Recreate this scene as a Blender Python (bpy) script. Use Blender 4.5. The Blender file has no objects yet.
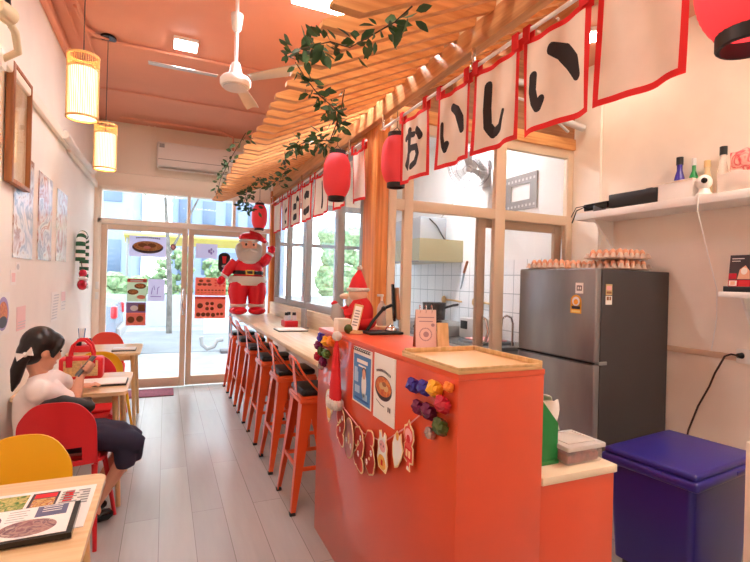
import bpy, bmesh, math, random
from mathutils import Vector as V, Matrix as MX, Euler
random.seed(7)
SC = bpy.context.scene
COL = SC.collection
PI = math.pi
def rad(a): return math.radians(a)

# ------------------------------------------------------------------ materials
def lin(c):
    return tuple((x/255/12.92 if x/255 <= .04045 else ((x/255+.055)/1.055)**2.4) for x in c)
def mat(name, c, rough=.6, metal=0, noise=0, nscale=8, stretch=(1,1,1), c2=None, bump=0, emit=0, ecol=None, alpha=1, trans=0, coat=0, spec=.5):
    m = bpy.data.materials.new(name); m.use_nodes = True
    nt = m.node_tree; b = nt.nodes['Principled BSDF']
    col = lin(c)+(1,)
    b.inputs['Base Color'].default_value = col
    b.inputs['Roughness'].default_value = rough
    b.inputs['Metallic'].default_value = metal
    b.inputs['Specular IOR Level'].default_value = spec
    b.inputs['Coat Weight'].default_value = coat
    b.inputs['Transmission Weight'].default_value = trans
    if emit:
        b.inputs['Emission Color'].default_value = lin(ecol or c)+(1,)
        b.inputs['Emission Strength'].default_value = emit
    if alpha < 1: b.inputs['Alpha'].default_value = alpha
    if noise or bump:
        tc = nt.nodes.new('ShaderNodeTexCoord'); mp = nt.nodes.new('ShaderNodeMapping')
        mp.inputs['Scale'].default_value = stretch
        nz = nt.nodes.new('ShaderNodeTexNoise'); nz.inputs['Scale'].default_value = nscale; nz.inputs['Detail'].default_value = 4
        nt.links.new(tc.outputs['Object'], mp.inputs['Vector']); nt.links.new(mp.outputs['Vector'], nz.inputs['Vector'])
        if noise:
            r = nt.nodes.new('ShaderNodeMix'); r.data_type = 'RGBA'
            d = c2 or tuple(max(0, x*(1-noise)) for x in c)
            r.inputs['A'].default_value = col; r.inputs['B'].default_value = lin(d)+(1,)
            rm = nt.nodes.new('ShaderNodeMapRange'); rm.inputs['From Min'].default_value = .35; rm.inputs['From Max'].default_value = .65
            nt.links.new(nz.outputs['Fac'], rm.inputs['Value']); nt.links.new(rm.outputs['Result'], r.inputs['Factor'])
            nt.links.new(r.outputs['Result'], b.inputs['Base Color'])
        if bump:
            bp = nt.nodes.new('ShaderNodeBump'); bp.inputs['Strength'].default_value = bump; bp.inputs['Distance'].default_value = .01
            nt.links.new(nz.outputs['Fac'], bp.inputs['Height']); nt.links.new(bp.outputs['Normal'], b.inputs['Normal'])
    return m
def wood(name, c, c2, axis, rough=.45, scale=3):
    s = [14, 14, 14]; s[axis] = .8
    return mat(name, c, rough, noise=1, c2=c2, nscale=scale, stretch=tuple(s))
def brickmat(name, c1, c2, mortar, w, h, rot=(0,0,0), msize=.01, rough=.5, offset=.5, noise=True, bias=0):
    m = bpy.data.materials.new(name); m.use_nodes = True; nt = m.node_tree; b = nt.nodes['Principled BSDF']
    b.inputs['Roughness'].default_value = rough
    tc = nt.nodes.new('ShaderNodeTexCoord'); mp = nt.nodes.new('ShaderNodeMapping'); mp.inputs['Rotation'].default_value = rot
    br = nt.nodes.new('ShaderNodeTexBrick'); br.offset = offset
    br.inputs['Scale'].default_value = 1; br.inputs['Brick Width'].default_value = w; br.inputs['Row Height'].default_value = h
    br.inputs['Mortar Size'].default_value = msize; br.inputs['Bias'].default_value = bias
    br.inputs['Color1'].default_value = lin(c1)+(1,); br.inputs['Color2'].default_value = lin(c2)+(1,); br.inputs['Mortar'].default_value = lin(mortar)+(1,)
    nt.links.new(tc.outputs['Object'], mp.inputs['Vector']); nt.links.new(mp.outputs['Vector'], br.inputs['Vector'])
    out = br.outputs['Color']
    if noise:
        n = nt.nodes.new('ShaderNodeTexNoise'); n.inputs['Scale'].default_value = 3; n.inputs['Detail'].default_value = 6
        m2 = nt.nodes.new('ShaderNodeMapping'); m2.inputs['Scale'].default_value = (9, .9, 1)
        nt.links.new(tc.outputs['Object'], m2.inputs['Vector']); nt.links.new(m2.outputs['Vector'], n.inputs['Vector'])
        mx = nt.nodes.new('ShaderNodeMix'); mx.data_type = 'RGBA'; mx.blend_type = 'MULTIPLY'; mx.inputs['Factor'].default_value = .35
        nt.links.new(out, mx.inputs['A']); nt.links.new(n.outputs['Color'], mx.inputs['B'])
        g = nt.nodes.new('ShaderNodeRGBToBW'); nt.links.new(n.outputs['Color'], g.inputs['Color'])
        rg = nt.nodes.new('ShaderNodeMapRange'); rg.inputs['To Min'].default_value = .6; rg.inputs['To Max'].default_value = 1.25
        nt.links.new(g.outputs['Val'], rg.inputs['Value']); nt.links.new(rg.outputs['Result'], mx.inputs['B'])
        out = mx.outputs['Result']
    nt.links.new(out, b.inputs['Base Color'])
    return m
def glassmat(name, tint=(255,255,255), ior=1.2):
    m = bpy.data.materials.new(name); m.use_nodes = True; nt = m.node_tree; nt.nodes.clear()
    o = nt.nodes.new('ShaderNodeOutputMaterial'); t = nt.nodes.new('ShaderNodeBsdfTransparent'); g = nt.nodes.new('ShaderNodeBsdfGlossy')
    t.inputs['Color'].default_value = lin(tint)+(1,); g.inputs['Roughness'].default_value = .02
    lw = nt.nodes.new('ShaderNodeLayerWeight'); lw.inputs['Blend'].default_value = .5
    pw = nt.nodes.new('ShaderNodeMath'); pw.operation = 'POWER'; pw.inputs[1].default_value = 5
    f = nt.nodes.new('ShaderNodeMath'); f.operation = 'MULTIPLY_ADD'; f.inputs[1].default_value = .45; f.inputs[2].default_value = .025
    nt.links.new(lw.outputs['Facing'], pw.inputs[0]); nt.links.new(pw.outputs[0], f.inputs[0])
    x = nt.nodes.new('ShaderNodeMixShader')
    nt.links.new(f.outputs[0], x.inputs['Fac']); nt.links.new(t.outputs['BSDF'], x.inputs[1]); nt.links.new(g.outputs['BSDF'], x.inputs[2])
    nt.links.new(x.outputs['Shader'], o.inputs['Surface'])
    return m
def patchmat(name, cols, scale=14, rough=.25):
    m = bpy.data.materials.new(name); m.use_nodes = True; nt = m.node_tree; b = nt.nodes['Principled BSDF']; b.inputs['Roughness'].default_value = rough
    tc = nt.nodes.new('ShaderNodeTexCoord'); n = nt.nodes.new('ShaderNodeTexNoise'); n.inputs['Scale'].default_value = scale; n.inputs['Detail'].default_value = 3; n.inputs['Distortion'].default_value = 1.5
    r = nt.nodes.new('ShaderNodeValToRGB'); nt.links.new(tc.outputs['Object'], n.inputs['Vector']); nt.links.new(n.outputs['Fac'], r.inputs['Fac'])
    r.color_ramp.elements[0].position = .3; r.color_ramp.elements[1].position = .7
    k = len(cols)
    for i, c in enumerate(cols):
        p = .3+.4*i/(k-1)
        e = r.color_ramp.elements[0] if i == 0 else r.color_ramp.elements[len(r.color_ramp.elements)-1] if i == k-1 else r.color_ramp.elements.new(p)
        e.color = lin(c)+(1,)
    nt.links.new(r.outputs['Color'], b.inputs['Base Color'])
    return m

def transl(m, fac, name=None):
    """thin sheet that also lets light through"""
    if name: m = m.copy(); m.name = name
    nt = m.node_tree; b = nt.nodes['Principled BSDF']; o = nt.nodes['Material Output']
    t = nt.nodes.new('ShaderNodeBsdfTranslucent'); x = nt.nodes.new('ShaderNodeMixShader'); x.inputs['Fac'].default_value = fac
    t.inputs['Color'].default_value = b.inputs['Base Color'].default_value
    if b.inputs['Base Color'].links: nt.links.new(b.inputs['Base Color'].links[0].from_socket, t.inputs['Color'])
    nt.links.new(b.outputs['BSDF'], x.inputs[1]); nt.links.new(t.outputs['BSDF'], x.inputs[2]); nt.links.new(x.outputs['Shader'], o.inputs['Surface'])
    return m
m_wall = mat('wall_cream', (250,244,234), .7, noise=.03, nscale=2)
m_wallr = mat('wall_warm', (251,240,226), .7, noise=.04, nscale=2)
m_ceil = mat('ceiling_terracotta', (234,166,138), .7, noise=.04, nscale=1.5)
m_floor = brickmat('vinyl_planks', (184,181,178), (173,169,166), (140,136,132), 1.6, .19, (0,0,PI/2), .002, .24)
m_frame = mat('beige_frame', (222,200,174), .4)
m_framec = mat('cream_frame', (248,236,218), .45)
m_frameg = mat('grey_alu', (170,172,172), .35, .3)
m_glass = glassmat('window_glass')
m_pine = wood('pine_x', (238,178,114), (214,146,84), 0)
m_piney = wood('pine_y', (216,164,112), (190,134,84), 1)
m_pinez = wood('pine_z', (228,150,80), (196,116,54), 2)
m_brightgap = wood('bright_gap', (246,226,190), (224,196,152), 1)  # pale tone for the bright gaps above the canopy beam
m_birch = wood('birch_x', (240,208,164), (226,188,138), 0, .28)
m_birchz = wood('birch_z', (226,190,140), (205,164,110), 2, .5)
m_bartop = wood('bar_top', (233,212,182), (215,188,150), 1, .3)
m_orange = mat('orange_laminate', (222,76,36), .34, coat=.6, noise=.04, nscale=3)
m_orangetop = mat('orange_top', (232,92,56), .3)
m_stool = mat('orange_steel', (230,88,38), .32, coat=.4)
m_blackpad = mat('black_vinyl', (24,22,24), .4)
m_black = mat('black', (22,22,24), .45)
m_blackgl = mat('black_gloss', (16,16,18), .2)
m_red = mat('red_plastic', (214,32,44), .38)
m_redcl = mat('red_cloth', (222,38,46), .8)
m_redband = mat('red_band', (232,48,50), .75)
m_white = mat('white', (244,242,238), .5)
m_whitepl = mat('white_plastic', (240,238,232), .35)
m_paper = mat('paper', (248,244,238), .7)
m_cloth = mat('noren_cloth', (248,234,222), .9, noise=.03, nscale=6)
m_ink = mat('ink', (38,28,30), .8)
m_yellow = mat('yellow_plastic', (246,186,20), .38)
m_steel = mat('brushed_steel', (150,152,155), .33, .85, noise=.12, nscale=4, stretch=(30,30,.6))
m_fridge = mat('fridge_steel', (158,160,164), .34, .7, noise=.15, nscale=3, stretch=(1,1,.3))
m_fridgeside = mat('fridge_side', (62,58,60), .5)
m_chrome = mat('chrome', (215,215,215), .15, 1)
m_blue = mat('blue_plastic', (42,34,128), .3)
m_green = mat('green_plastic', (22,132,62), .4)
m_skin = mat('skin', (226,168,140), .5)
m_hair = mat('black_hair', (30,20,20), .35, noise=.4, nscale=30, stretch=(6,6,1))
m_shirt = mat('white_shirt', (250,240,236), .8)
m_navy = mat('navy_cloth', (34,32,58), .8)
m_leaf = mat('leaf_green', (40,72,40), .45, noise=.5, nscale=12, c2=(66,104,56))
m_stem = mat('vine_stem', (74,58,44), .7)
m_lantern = mat('lantern_paper', (250,92,102), .6, emit=0)
m_lantb = mat('lantern_rim', (30,22,24), .5)
m_shade = mat('pendant_paper', (255,238,200), .8, emit=1.0, ecol=(255,234,192))
m_rattan = mat('rattan', (226,180,120), .6)
m_lamp = mat('lamp_panel', (255,250,240), .5, emit=52, ecol=(250,249,255))
m_fill2 = mat('fill_panel_dim', (255,250,240), .5, emit=13, ecol=(255,244,232))
m_fill4 = mat('fill_panel_low', (255,250,240), .5, emit=5, ecol=(255,244,232))
m_fill3 = mat('fill_panel_warm', (255,250,240), .5, emit=42, ecol=(255,242,226))
m_fillk = mat('fill_kitchen', (250,252,255), .5, emit=95, ecol=(246,250,255))
m_down = mat('downlight', (255,250,240), .5, emit=40, ecol=(255,236,210))
m_bulb = mat('bulb', (255,240,200), .5, emit=30, ecol=(255,205,130))
m_cord = mat('cord', (64,44,36), .6)
m_grey = mat('grey', (150,150,150), .5)
m_dgrey = mat('dark_grey', (84,84,88), .5)
m_lgrey = mat('light_grey', (205,205,206), .5)
m_tile = brickmat('white_tiles', (246,248,250), (240,243,246), (176,184,190), .2, .2, (0,PI/2,0), .004, .2, 0, False)
m_kwall = mat('kitchen_wall', (240,242,242), .6)
m_hood = mat('hood_steel', (176,166,132), .3, .5)
m_tan = mat('tan', (214,182,130), .7)
m_gold = mat('gold_yellow', (246,176,40), .35)
m_purple = mat('purple_foil', (112,22,72), .25)
m_indigo = mat('blue_foil', (58,44,148), .25)
m_olive = mat('olive_foil', (78,92,40), .25)
m_crimson = mat('red_foil', (196,28,52), .25)
m_silver = mat('silver_foil', (196,176,170), .25, .5)
m_egg = mat('egg', (224,160,124), .5)
m_tray = mat('egg_tray', (206,178,160), .6)
m_pink = mat('pink', (244,176,178), .6)
m_salmon = mat('salmon_red', (228,74,62), .6)
m_maroon = mat('maroon_mat', (150,76,92), .9, noise=.3, nscale=60)
m_bluepr = mat('blue_print', (74,134,196), .5)
m_brown = mat('brown_print', (150,92,54), .5)
m_foodor = mat('food_orange', (226,140,60), .5, noise=.35, nscale=60, c2=(190,80,40))
m_dark = mat('dark_print', (52,40,48), .5)
m_violet = mat('violet_print', (160,140,190), .5)
m_palegrn = mat('pale_green_print', (206,218,196), .6)
m_meat = mat('meat', (168,82,84), .5, noise=.4, nscale=30)
m_clear = mat('clear_plastic', (240,236,232), .25, alpha=.55)
m_clear2 = mat('clear_film', (245,235,225), .2, alpha=.45)
m_foil = mat('foil_red', (226,30,46), .18, .25)
m_foilw = mat('foil_white', (232,228,222), .25, .2)
m_beard = mat('foil_beard', (208,196,184), .35, .1)
m_peach = mat('foil_peach', (238,180,150), .3)
m_dgold = mat('buckle_gold', (230,190,90), .25, .8)
m_collage1 = patchmat('collage_grey', [(236,236,240),(150,170,190),(225,225,230),(244,240,236),(170,120,100),(236,232,230)], 5)
m_collage2 = patchmat('collage_brown', [(240,238,240),(176,110,90),(232,226,224),(150,150,160),(246,244,244)], 4)
m_collage3 = patchmat('collage_pale', [(236,240,240),(200,160,150),(220,230,226),(246,246,246),(160,130,120)], 5)
m_food = patchmat('food_photo', [(120,60,40),(214,150,80),(230,190,120),(170,80,50),(240,220,190)], 40)
m_grnphoto = patchmat('green_photo', [(60,110,50),(120,150,70),(220,200,120),(90,120,60)], 40)
m_concrete = mat('pavement', (146,150,154), .8, noise=.08, nscale=3)
m_road = mat('road', (122,127,132), .8, noise=.08, nscale=2)
m_hedge = mat('hedge_green', (104,136,92), .8, noise=.5, nscale=9, c2=(158,182,140), bump=.6)
m_bldg = mat('building_pale', (146,164,190), .8)
m_bldgw = mat('building_window', (104,124,150), .3)
m_car = mat('car_silver', (120,132,148), .25, .3)
m_carglass = mat('car_glass', (70,84,100), .1)
m_taillight = mat('tail_light', (210,40,50), .3)
m_tyre = mat('tyre', (40,40,42), .8)
m_bark = mat('bark', (120,116,110), .8, noise=.3, nscale=10)
m_awn = mat('yellow_awning', (248,220,110), .7)

transl(m_cloth, .35); transl(m_redband, .3); transl(m_lantern, .35)

# ------------------------------------------------------------------ mesh builder
class M:
    def __init__(s): s.bm = bmesh.new(); s.k = 0
    def _mark(s, f0):
        s.bm.faces.ensure_lookup_table()
        for f in s.bm.faces[f0:]: f.material_index = s.k
    def box(s, x0, x1, y0, y1, z0, z1, bev=0, rot=None, seg=2):
        return s.obox(((x0+x1)/2, (y0+y1)/2, (z0+z1)/2), (abs(x1-x0), abs(y1-y0), abs(z1-z0)), rot, bev, seg)
    def obox(s, c, size, rot=None, bev=0, seg=2):
        t = bmesh.new(); bmesh.ops.create_cube(t, size=1)
        bmesh.ops.scale(t, vec=size, verts=t.verts)
        if bev: bmesh.ops.bevel(t, geom=list(t.edges), offset=min(bev, min(size)*.45), segments=seg, affect='EDGES', profile=.5)
        R = (Euler(rot).to_matrix() if not isinstance(rot, MX) else rot).to_4x4() if rot is not None else MX.Identity(4)
        return s._merge(t, MX.Translation(c) @ R)
    def _merge(s, t, mx):
        f0 = len(s.bm.faces); mp = {}
        for v in t.verts: mp[v.index] = s.bm.verts.new(mx @ v.co)
        t.verts.ensure_lookup_table()
        for f in t.faces:
            try: s.bm.faces.new([mp[v.index] for v in f.verts])
            except ValueError: pass
        t.free(); s._mark(f0); return s
    def cyl(s, p0, p1, r0, r1=None, n=16, cap=True):
        return s.tube([p0, p1], [r0, r0 if r1 is None else r1], n, cap)
    def tube(s, pts, r, n=8, cap=True, flat=1):
        pts = [V(p) for p in pts]; rs = r if isinstance(r, (list, tuple)) else [r]*len(pts)
        f0 = len(s.bm.faces); rings = []; nrm = None
        for i, p in enumerate(pts):
            d = (pts[min(i+1, len(pts)-1)]-pts[max(i-1, 0)]).normalized()
            if nrm is None:
                a = V((0,0,1)) if abs(d.z) < .9 else V((1,0,0)); nrm = (a-d*a.dot(d)).normalized()
            else:
                nrm = nrm-d*nrm.dot(d); nrm = nrm.normalized() if nrm.length > 1e-6 else d.orthogonal().normalized()
            b = d.cross(nrm)
            rings.append([s.bm.verts.new(p+(nrm*math.cos(2*PI*k/n)*flat+b*math.sin(2*PI*k/n))*rs[i]) for k in range(n)])
        for a, b in zip(rings, rings[1:]):
            for k in range(n): s.bm.faces.new((a[k], a[(k+1)%n], b[(k+1)%n], b[k]))
        if cap:
            s.bm.faces.new(rings[0][::-1]); s.bm.faces.new(rings[-1])
        s._mark(f0); return s
    def lathe(s, prof, c, n=24, axis=None, sx=1, sy=1, cap=True):
        c = V(c); R = V((0,0,1)).rotation_difference(V(axis)).to_matrix() if axis else MX.Identity(3)
        f0 = len(s.bm.faces); rings = []
        for r, z in prof:
            r = max(r, 1e-4)
            rings.append([s.bm.verts.new(c+R@V((r*math.cos(2*PI*k/n)*sx, r*math.sin(2*PI*k/n)*sy, z))) for k in range(n)])
        for a, b in zip(rings, rings[1:]):
            for k in range(n): s.bm.faces.new((a[k], a[(k+1)%n], b[(k+1)%n], b[k]))
        if cap:
            s.bm.faces.new(rings[0][::-1]); s.bm.faces.new(rings[-1])
        s._mark(f0); return s
    def ell(s, c, r, rot=None, n=20, m=12):
        t = bmesh.new(); bmesh.ops.create_uvsphere(t, u_segments=n, v_segments=m, radius=1)
        R = (Euler(rot).to_matrix() if not isinstance(rot, MX) else rot).to_4x4() if rot is not None else MX.Identity(4)
        r = (r,)*3 if isinstance(r, (int, float)) else r
        return s._merge(t, MX.Translation(c) @ R @ MX.Diagonal((*r, 1)))
    def poly(s, P, pts, c0, c1, k=None):
        """polygon in the plane P, from height c0 to c1 along its normal"""
        if k is not None: s.k = k
        f0 = len(s.bm.faces)
        a = [s.bm.verts.new(P(x, y, c0)) for x, y in pts]; b = [s.bm.verts.new(P(x, y, c1)) for x, y in pts]; n = len(pts)
        s.bm.faces.new(a[::-1]); s.bm.faces.new(b)
        for i in range(n): s.bm.faces.new((a[i], a[(i+1)%n], b[(i+1)%n], b[i]))
        s._mark(f0); return s
    def rect(s, P, x0, y0, x1, y1, c0, c1, k=None): return s.poly(P, [(x0,y0),(x1,y0),(x1,y1),(x0,y1)], c0, c1, k)
    def disc(s, P, cx, cy, rx, ry, c0, c1, k=None, n=28): return s.poly(P, [(cx+rx*math.cos(2*PI*i/n), cy+ry*math.sin(2*PI*i/n)) for i in range(n)], c0, c1, k)
    def stroke(s, P, pts, w, c0, c1, k=None):
        pts = [V(p) for p in pts]; L = []; Rr = []; n = len(pts); ws = w if isinstance(w, (list, tuple)) else [w]*n
        for i, p in enumerate(pts):
            d = (pts[min(i+1, n-1)]-pts[max(i-1, 0)]).normalized(); q = V((-d.y, d.x))*ws[i]/2
            L.append(p+q); Rr.append(p-q)
        if k is not None: s.k = k
        for i in range(n-1):
            s.poly(P, [tuple(L[i]), tuple(Rr[i]), tuple(Rr[i+1]), tuple(L[i+1])], c0, c1)
        return s
    def grid(s, fn, nu, nv, th=0, nrm=None):
        """sheet fn(u,v)->point, thickness th along its own normals"""
        f0 = len(s.bm.faces)
        P = [[V(fn(i/nu, j/nv)) for j in range(nv+1)] for i in range(nu+1)]
        def N(i, j):
            a = P[min(i+1,nu)][j]-P[max(i-1,0)][j]; b = P[i][min(j+1,nv)]-P[i][max(j-1,0)]; n = a.cross(b)
            return n.normalized() if n.length > 1e-9 else V((0,0,1))
        A = [[s.bm.verts.new(P[i][j]) for j in range(nv+1)] for i in range(nu+1)]
        B = [[s.bm.verts.new(P[i][j]-N(i,j)*th) for j in range(nv+1)] for i in range(nu+1)] if th else None
        for i in range(nu):
            for j in range(nv):
                s.bm.faces.new((A[i][j], A[i+1][j], A[i+1][j+1], A[i][j+1]))
                if th: s.bm.faces.new((B[i][j+1], B[i+1][j+1], B[i+1][j], B[i][j]))
        if th:
            for i in range(nu):
                s.bm.faces.new((A[i][0], B[i][0], B[i+1][0], A[i+1][0])); s.bm.faces.new((A[i+1][nv], B[i+1][nv], B[i][nv], A[i][nv]))
            for j in range(nv):
                s.bm.faces.new((A[0][j+1], B[0][j+1], B[0][j], A[0][j])); s.bm.faces.new((A[nu][j], B[nu][j], B[nu][j+1], A[nu][j+1]))
        s._mark(f0); return s
    def done(s, name, mats, parent=None, smooth=40, normals=True):
        me = bpy.data.meshes.new(name)
        o = bpy.data.objects.new(name, me); COL.objects.link(o)
        og = V((0,0,0))
        if parent is not None:
            og = V(ORG[parent.name]); o.parent = parent
        if normals: bmesh.ops.recalc_face_normals(s.bm, faces=s.bm.faces)
        for v in s.bm.verts: v.co -= og
        s.bm.to_mesh(me); s.bm.free()
        for m in (mats if isinstance(mats, (list, tuple)) else [mats]): me.materials.append(m)
        if smooth:
            for p in me.polygons: p.use_smooth = True
            me.set_sharp_from_angle(angle=rad(smooth))
        ORG[o.name] = tuple(og)
        return o
ORG = {}
def plane(o, u, v):
    o, u, v = V(o), V(u).normalized(), V(v).normalized(); n = u.cross(v)
    return lambda a, b, c=0: o+u*a+v*b+n*c
def thing(name, label, cat, loc=(0,0,0), group=None):
    o = bpy.data.objects.new(name, None); COL.objects.link(o); o.empty_display_size = .1
    o.location = loc; o['label'] = label; o['category'] = cat
    if group: o['group'] = group
    ORG[o.name] = tuple(loc); return o
def tag(o, label, cat, group=None, kind=None):
    o['label'] = label; o['category'] = cat
    if group: o['group'] = group
    if kind: o['kind'] = kind
    return o
def struct(o): o['kind'] = 'structure'; return o
def dup(r, loc, rz=0, label=None, mats=None):
    def cp(o, par):
        c = o.copy(); COL.objects.link(c)
        if par is not None: c.parent = par
        if mats and c.type == 'MESH':
            if any(sl.material in mats for sl in c.material_slots):
                c.data = c.data.copy()
                for i, mm in enumerate(list(c.data.materials)):
                    if mm in mats: c.data.materials[i] = mats[mm]
        for ch in list(o.children): cp(ch, c)
        return c
    c = cp(r, None); c.location = loc; c.rotation_euler = (0, 0, rz)
    if label: c['label'] = label
    return c
def single(m, name, mats, label, cat, group=None, smooth=40):
    return tag(m.done(name, mats, None, smooth), label, cat, group)

# ------------------------------------------------------------------ room shell
XL, XR, YB, YN, ZC = -.837, 3.40, 6.92, -1.6, 3.45
XG, YK = 1.43, 3.24          # side glazing plane, kitchen partition plane
struct(M().box(XL-.1, XR+.1, YN-.1, YB+.1, -.1, 0).done('floor', m_floor))
struct(M().box(XL-.1, XR+.1, YN-.1, YB+.1, ZC, ZC+.1).done('ceiling', m_ceil))
struct(M().box(XL-.1, XL, YN, YB+.1, 0, ZC).done('wall_left', m_wall))
struct(M().box(XR, XR+.1, YN, YB+.1, 0, ZC).done('wall_right', m_wallr))
struct(M().box(XL-.1, XR+.1, YN-.1, YN, 0, ZC).done('wall_rear', m_wall))
# facade above the transom, with battens and jambs
w = M().box(XL, XR, YB-.04, YB+.1, 2.62, ZC)
for x in (-.72, -.24, -.17, .75, 1.2): w.box(x-.014, x+.014, YB-.066, YB-.04, 2.86, ZC)
w.box(XL, XR, YB-.06, YB-.04, 2.80, 2.86); w.box(XL, -.76, YB-.06, YB+.05, 0, 2.62)
struct(w.done('wall_back', m_framec))
struct(M().box(XL, XL+.035, 5.0, YB-.06, 2.58, 2.66, .015).box(XL, XL+.04, 2.5, 5.3, 2.60, 2.68, .015).done('trim_1', m_wallr))
struct(M().tube([(XL+.05, YB-.1, 3.3), (XL+.05, 6.3, 2.68), (XL+.05, 5.3, 2.64), (XL+.05, 4.6, 2.64)], .035, 12).done('trim_2', m_wall))
struct(M().box(XL, XL+.05, YN, YB-.06, 3.36, 3.44, .01).done('trim_3', m_ceil))
# pipes painted with the ceiling
pp = M().tube([(XL, 5.66, 3.43), (XR, 5.66, 3.435)], .009, 8).tube([(-.7, YN, 3.42), (-.7, 4.6, 3.42)], .010, 8).tube([(-.62, YN, 3.42), (-.62, 5.0, 3.42)], .012, 8)
pp.tube([(-.6, 4.5, 3.43), (2.4, 4.5, 3.43)], .012, 8).tube([(-.47, 4.45, 3.43), (-.56, 4.42, 3.42), (-.62, 4.3, 3.42), (-.64, 4.0, 3.42)], .014, 8)
pp.tube([(-.55, 6.5, 3.40), (.6, 6.5, 3.40), (.78, 6.55, 3.36), (.82, 6.8, 3.2)], .014, 8)
struct(pp.done('trim_4', m_ceil))
# right wall trunking, vertical conduit and pipes
struct(M().box(XR-.02, XR, 1.0, 3.2, 1.045, 1.085, .004).done('trim_5', mat('trunking_tan', (214,184,158), .6)))
struct(M().tube([(XR-.02, 2.93, 0), (XR-.02, 2.93, ZC)], .013, 10).done('trim_6', m_wallr))
struct(M().tube([(2.45, 3.2, 3.2), (2.8, 3.18, 3.22), (3.0, 3.16, 3.12), (3.15, 3.14, 2.95), (3.36, 3.1, 2.9)], .03, 10)
       .tube([(2.5, 3.2, 3.1), (2.9, 3.16, 3.05), (3.2, 3.12, 2.85)], .012, 8).done('trim_7', m_lgrey))

# ------------------------------------------------------------------ facade doors and windows
def leaf(name, x0, x1, z0, z1, y, st=.07, rail_b=.12, hand=0, hx=0):
    f = M().box(x0, x0+st, y-.025, y+.025, z0, z1, .004).box(x1-st, x1, y-.025, y+.025, z0, z1, .004)
    f.box(x0+st, x1-st, y-.025, y+.025, z1-.07, z1, .004).box(x0+st, x1-st, y-.025, y+.025, z0, z0+rail_b, .004)
    o = struct(f.done(name, m_frame))
    M().box(x0+st-.01, x1-st+.01, y-.003, y+.003, z0+rail_b-.01, z1-.06).done('glass_pane', m_glass, o)
    if hand: M().tube([(hx, y-.03, .98), (hx, y-.075, 1.02), (hx-.015, y-.085, 1.14), (hx, y-.075, 1.28), (hx, y-.03, 1.32)], .011, 10).done('door_handle', m_chrome, o)
    return o
leaf('door_1', -.755, .265, .02, 2.14, YB-.02, hand=1, hx=.225)
leaf('door_2', .275, 1.33, .02, 2.14, YB+.02)
fr = M().box(-.80, 1.40, YB-.07, YB+.05, 2.145, 2.21, .004).box(-.80, 1.40, YB-.07, YB+.05, 2.57, 2.63, .004).box(-.80, -.755, YB-.07, YB+.05, 0, 2.6, .004)
for x in (.27, .86): fr.box(x-.02, x+.02, YB-.062, YB+.042, 2.2, 2.58, .003)
o = struct(fr.done('window_1', m_framec)); M().box(-.76, 1.38, YB-.003, YB+.003, 2.2, 2.58).done('glass_pane', m_glass, o)
struct(M().box(1.36, 1.46, YB-.12, YB-.02, 0, 2.75, .004).done('trim_8', m_pinez))
# kitchen street window
fr = M().box(1.46, XR, YB-.05, YB+.03, .9, .97).box(1.46, XR, YB-.05, YB+.03, 2.55, 2.63).box(1.46, XR, YB-.04, YB+.02, 1.98, 2.03)
for x in (1.48, 1.9, 2.4, 2.9, 3.37): fr.box(x-.025, x+.025, YB-.055, YB+.035, .9, 2.64)
o = struct(fr.done('window_2', m_frameg)); M().box(1.48, XR, YB-.003, YB+.003, .95, 2.58).done('glass_pane', m_glass, o)
struct(M().box(1.46, XR, YB-.03, YB+.08, 0, .9).done('wall_back_kitchen', m_kwall))
# side glazing above the bar
fr = M().box(XG, XG+.06, 3.5, YB-.12, 1.16, 1.24, .004).box(XG, XG+.06, 3.5, YB-.12, 2.56, 2.64, .004)
for y in (3.52, 4.10, 5.15, 6.05, 6.76): fr.box(XG-.004, XG+.064, y-.03, y+.03, 1.2, 2.6, .004)
for y in (4.22, 5.27): fr.box(XG+.03, XG+.07, y-.02, y+.02, 1.2, 2.6, .004)
o = struct(fr.done('window_3', m_frameg)); M().box(XG+.027, XG+.033, 3.5, YB-.12, 1.2, 2.58).done('glass_pane', m_glass, o)
struct(M().box(XG, XG+.08, 3.5, YB-.12, 0, 1.16).done('wall_bar', m_wallr))
struct(M().box(XG, XG+.08, 3.5, YB, 2.64, ZC).done('wall_side_upper', wood('panel_y', (224,170,112), (200,140,82), 1)))
# timber pillar at the corner
struct(M().box(1.43, 1.475, 3.24, 3.50, 0, 2.95, .003).box(1.477, 1.535, 3.25, 3.50, 0, 2.95, .003).box(1.425, 1.455, 3.232, 3.30, 0, 2.95, .003).done('pillar', m_pinez))
# kitchen partition
y0, y1 = YK-.0, YK+.05
fr = M().box(1.535, 1.60, y0, y1, 0, 2.72, .004).box(1.67, 1.745, y0, y1, 0, 2.72, .004).box(2.53, 2.635, y0, y1, 0, 2.72, .004).box(3.33, XR, y0, y1, 0, 2.72, .004)
fr.box(1.535, XR, y0+.003, y1-.003, 2.05, 2.135, .004).box(1.535, XR, y0+.003, y1-.003, 2.66, 2.74, .004)
o = struct(fr.done('window_4', m_frame)); M().box(1.56, 3.36, YK+.02, YK+.026, 2.1, 2.7).done('glass_pane', m_glass, o)
M().box(1.56, 2.56, YK+.02, YK+.026, .05, 2.08).done('glass_pane', m_glass, o)
f = M().box(2.40, 2.48, YK+.06, YK+.10, .02, 2.06, .004).box(3.25, 3.33, YK+.06, YK+.10, .02, 2.06, .004).box(2.475, 3.255, YK+.063, YK+.097, 1.98, 2.055, .004).box(2.475, 3.255, YK+.063, YK+.097, .022, .12, .004)
o = struct(f.done('door_3', mat('door_bronze', (176,150,128), .4))); M().box(2.47, 3.26, YK+.077, YK+.083, .1, 2.0).done('glass_pane', m_glass, o)
M().tube([(2.46, YK+.05, 1.0), (2.46, YK-.0, 1.02), (2.475, YK-.015, 1.1), (2.46, YK-.0, 1.2), (2.46, YK+.05, 1.22)], .012, 10).done('door_handle', m_chrome, o)
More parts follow.
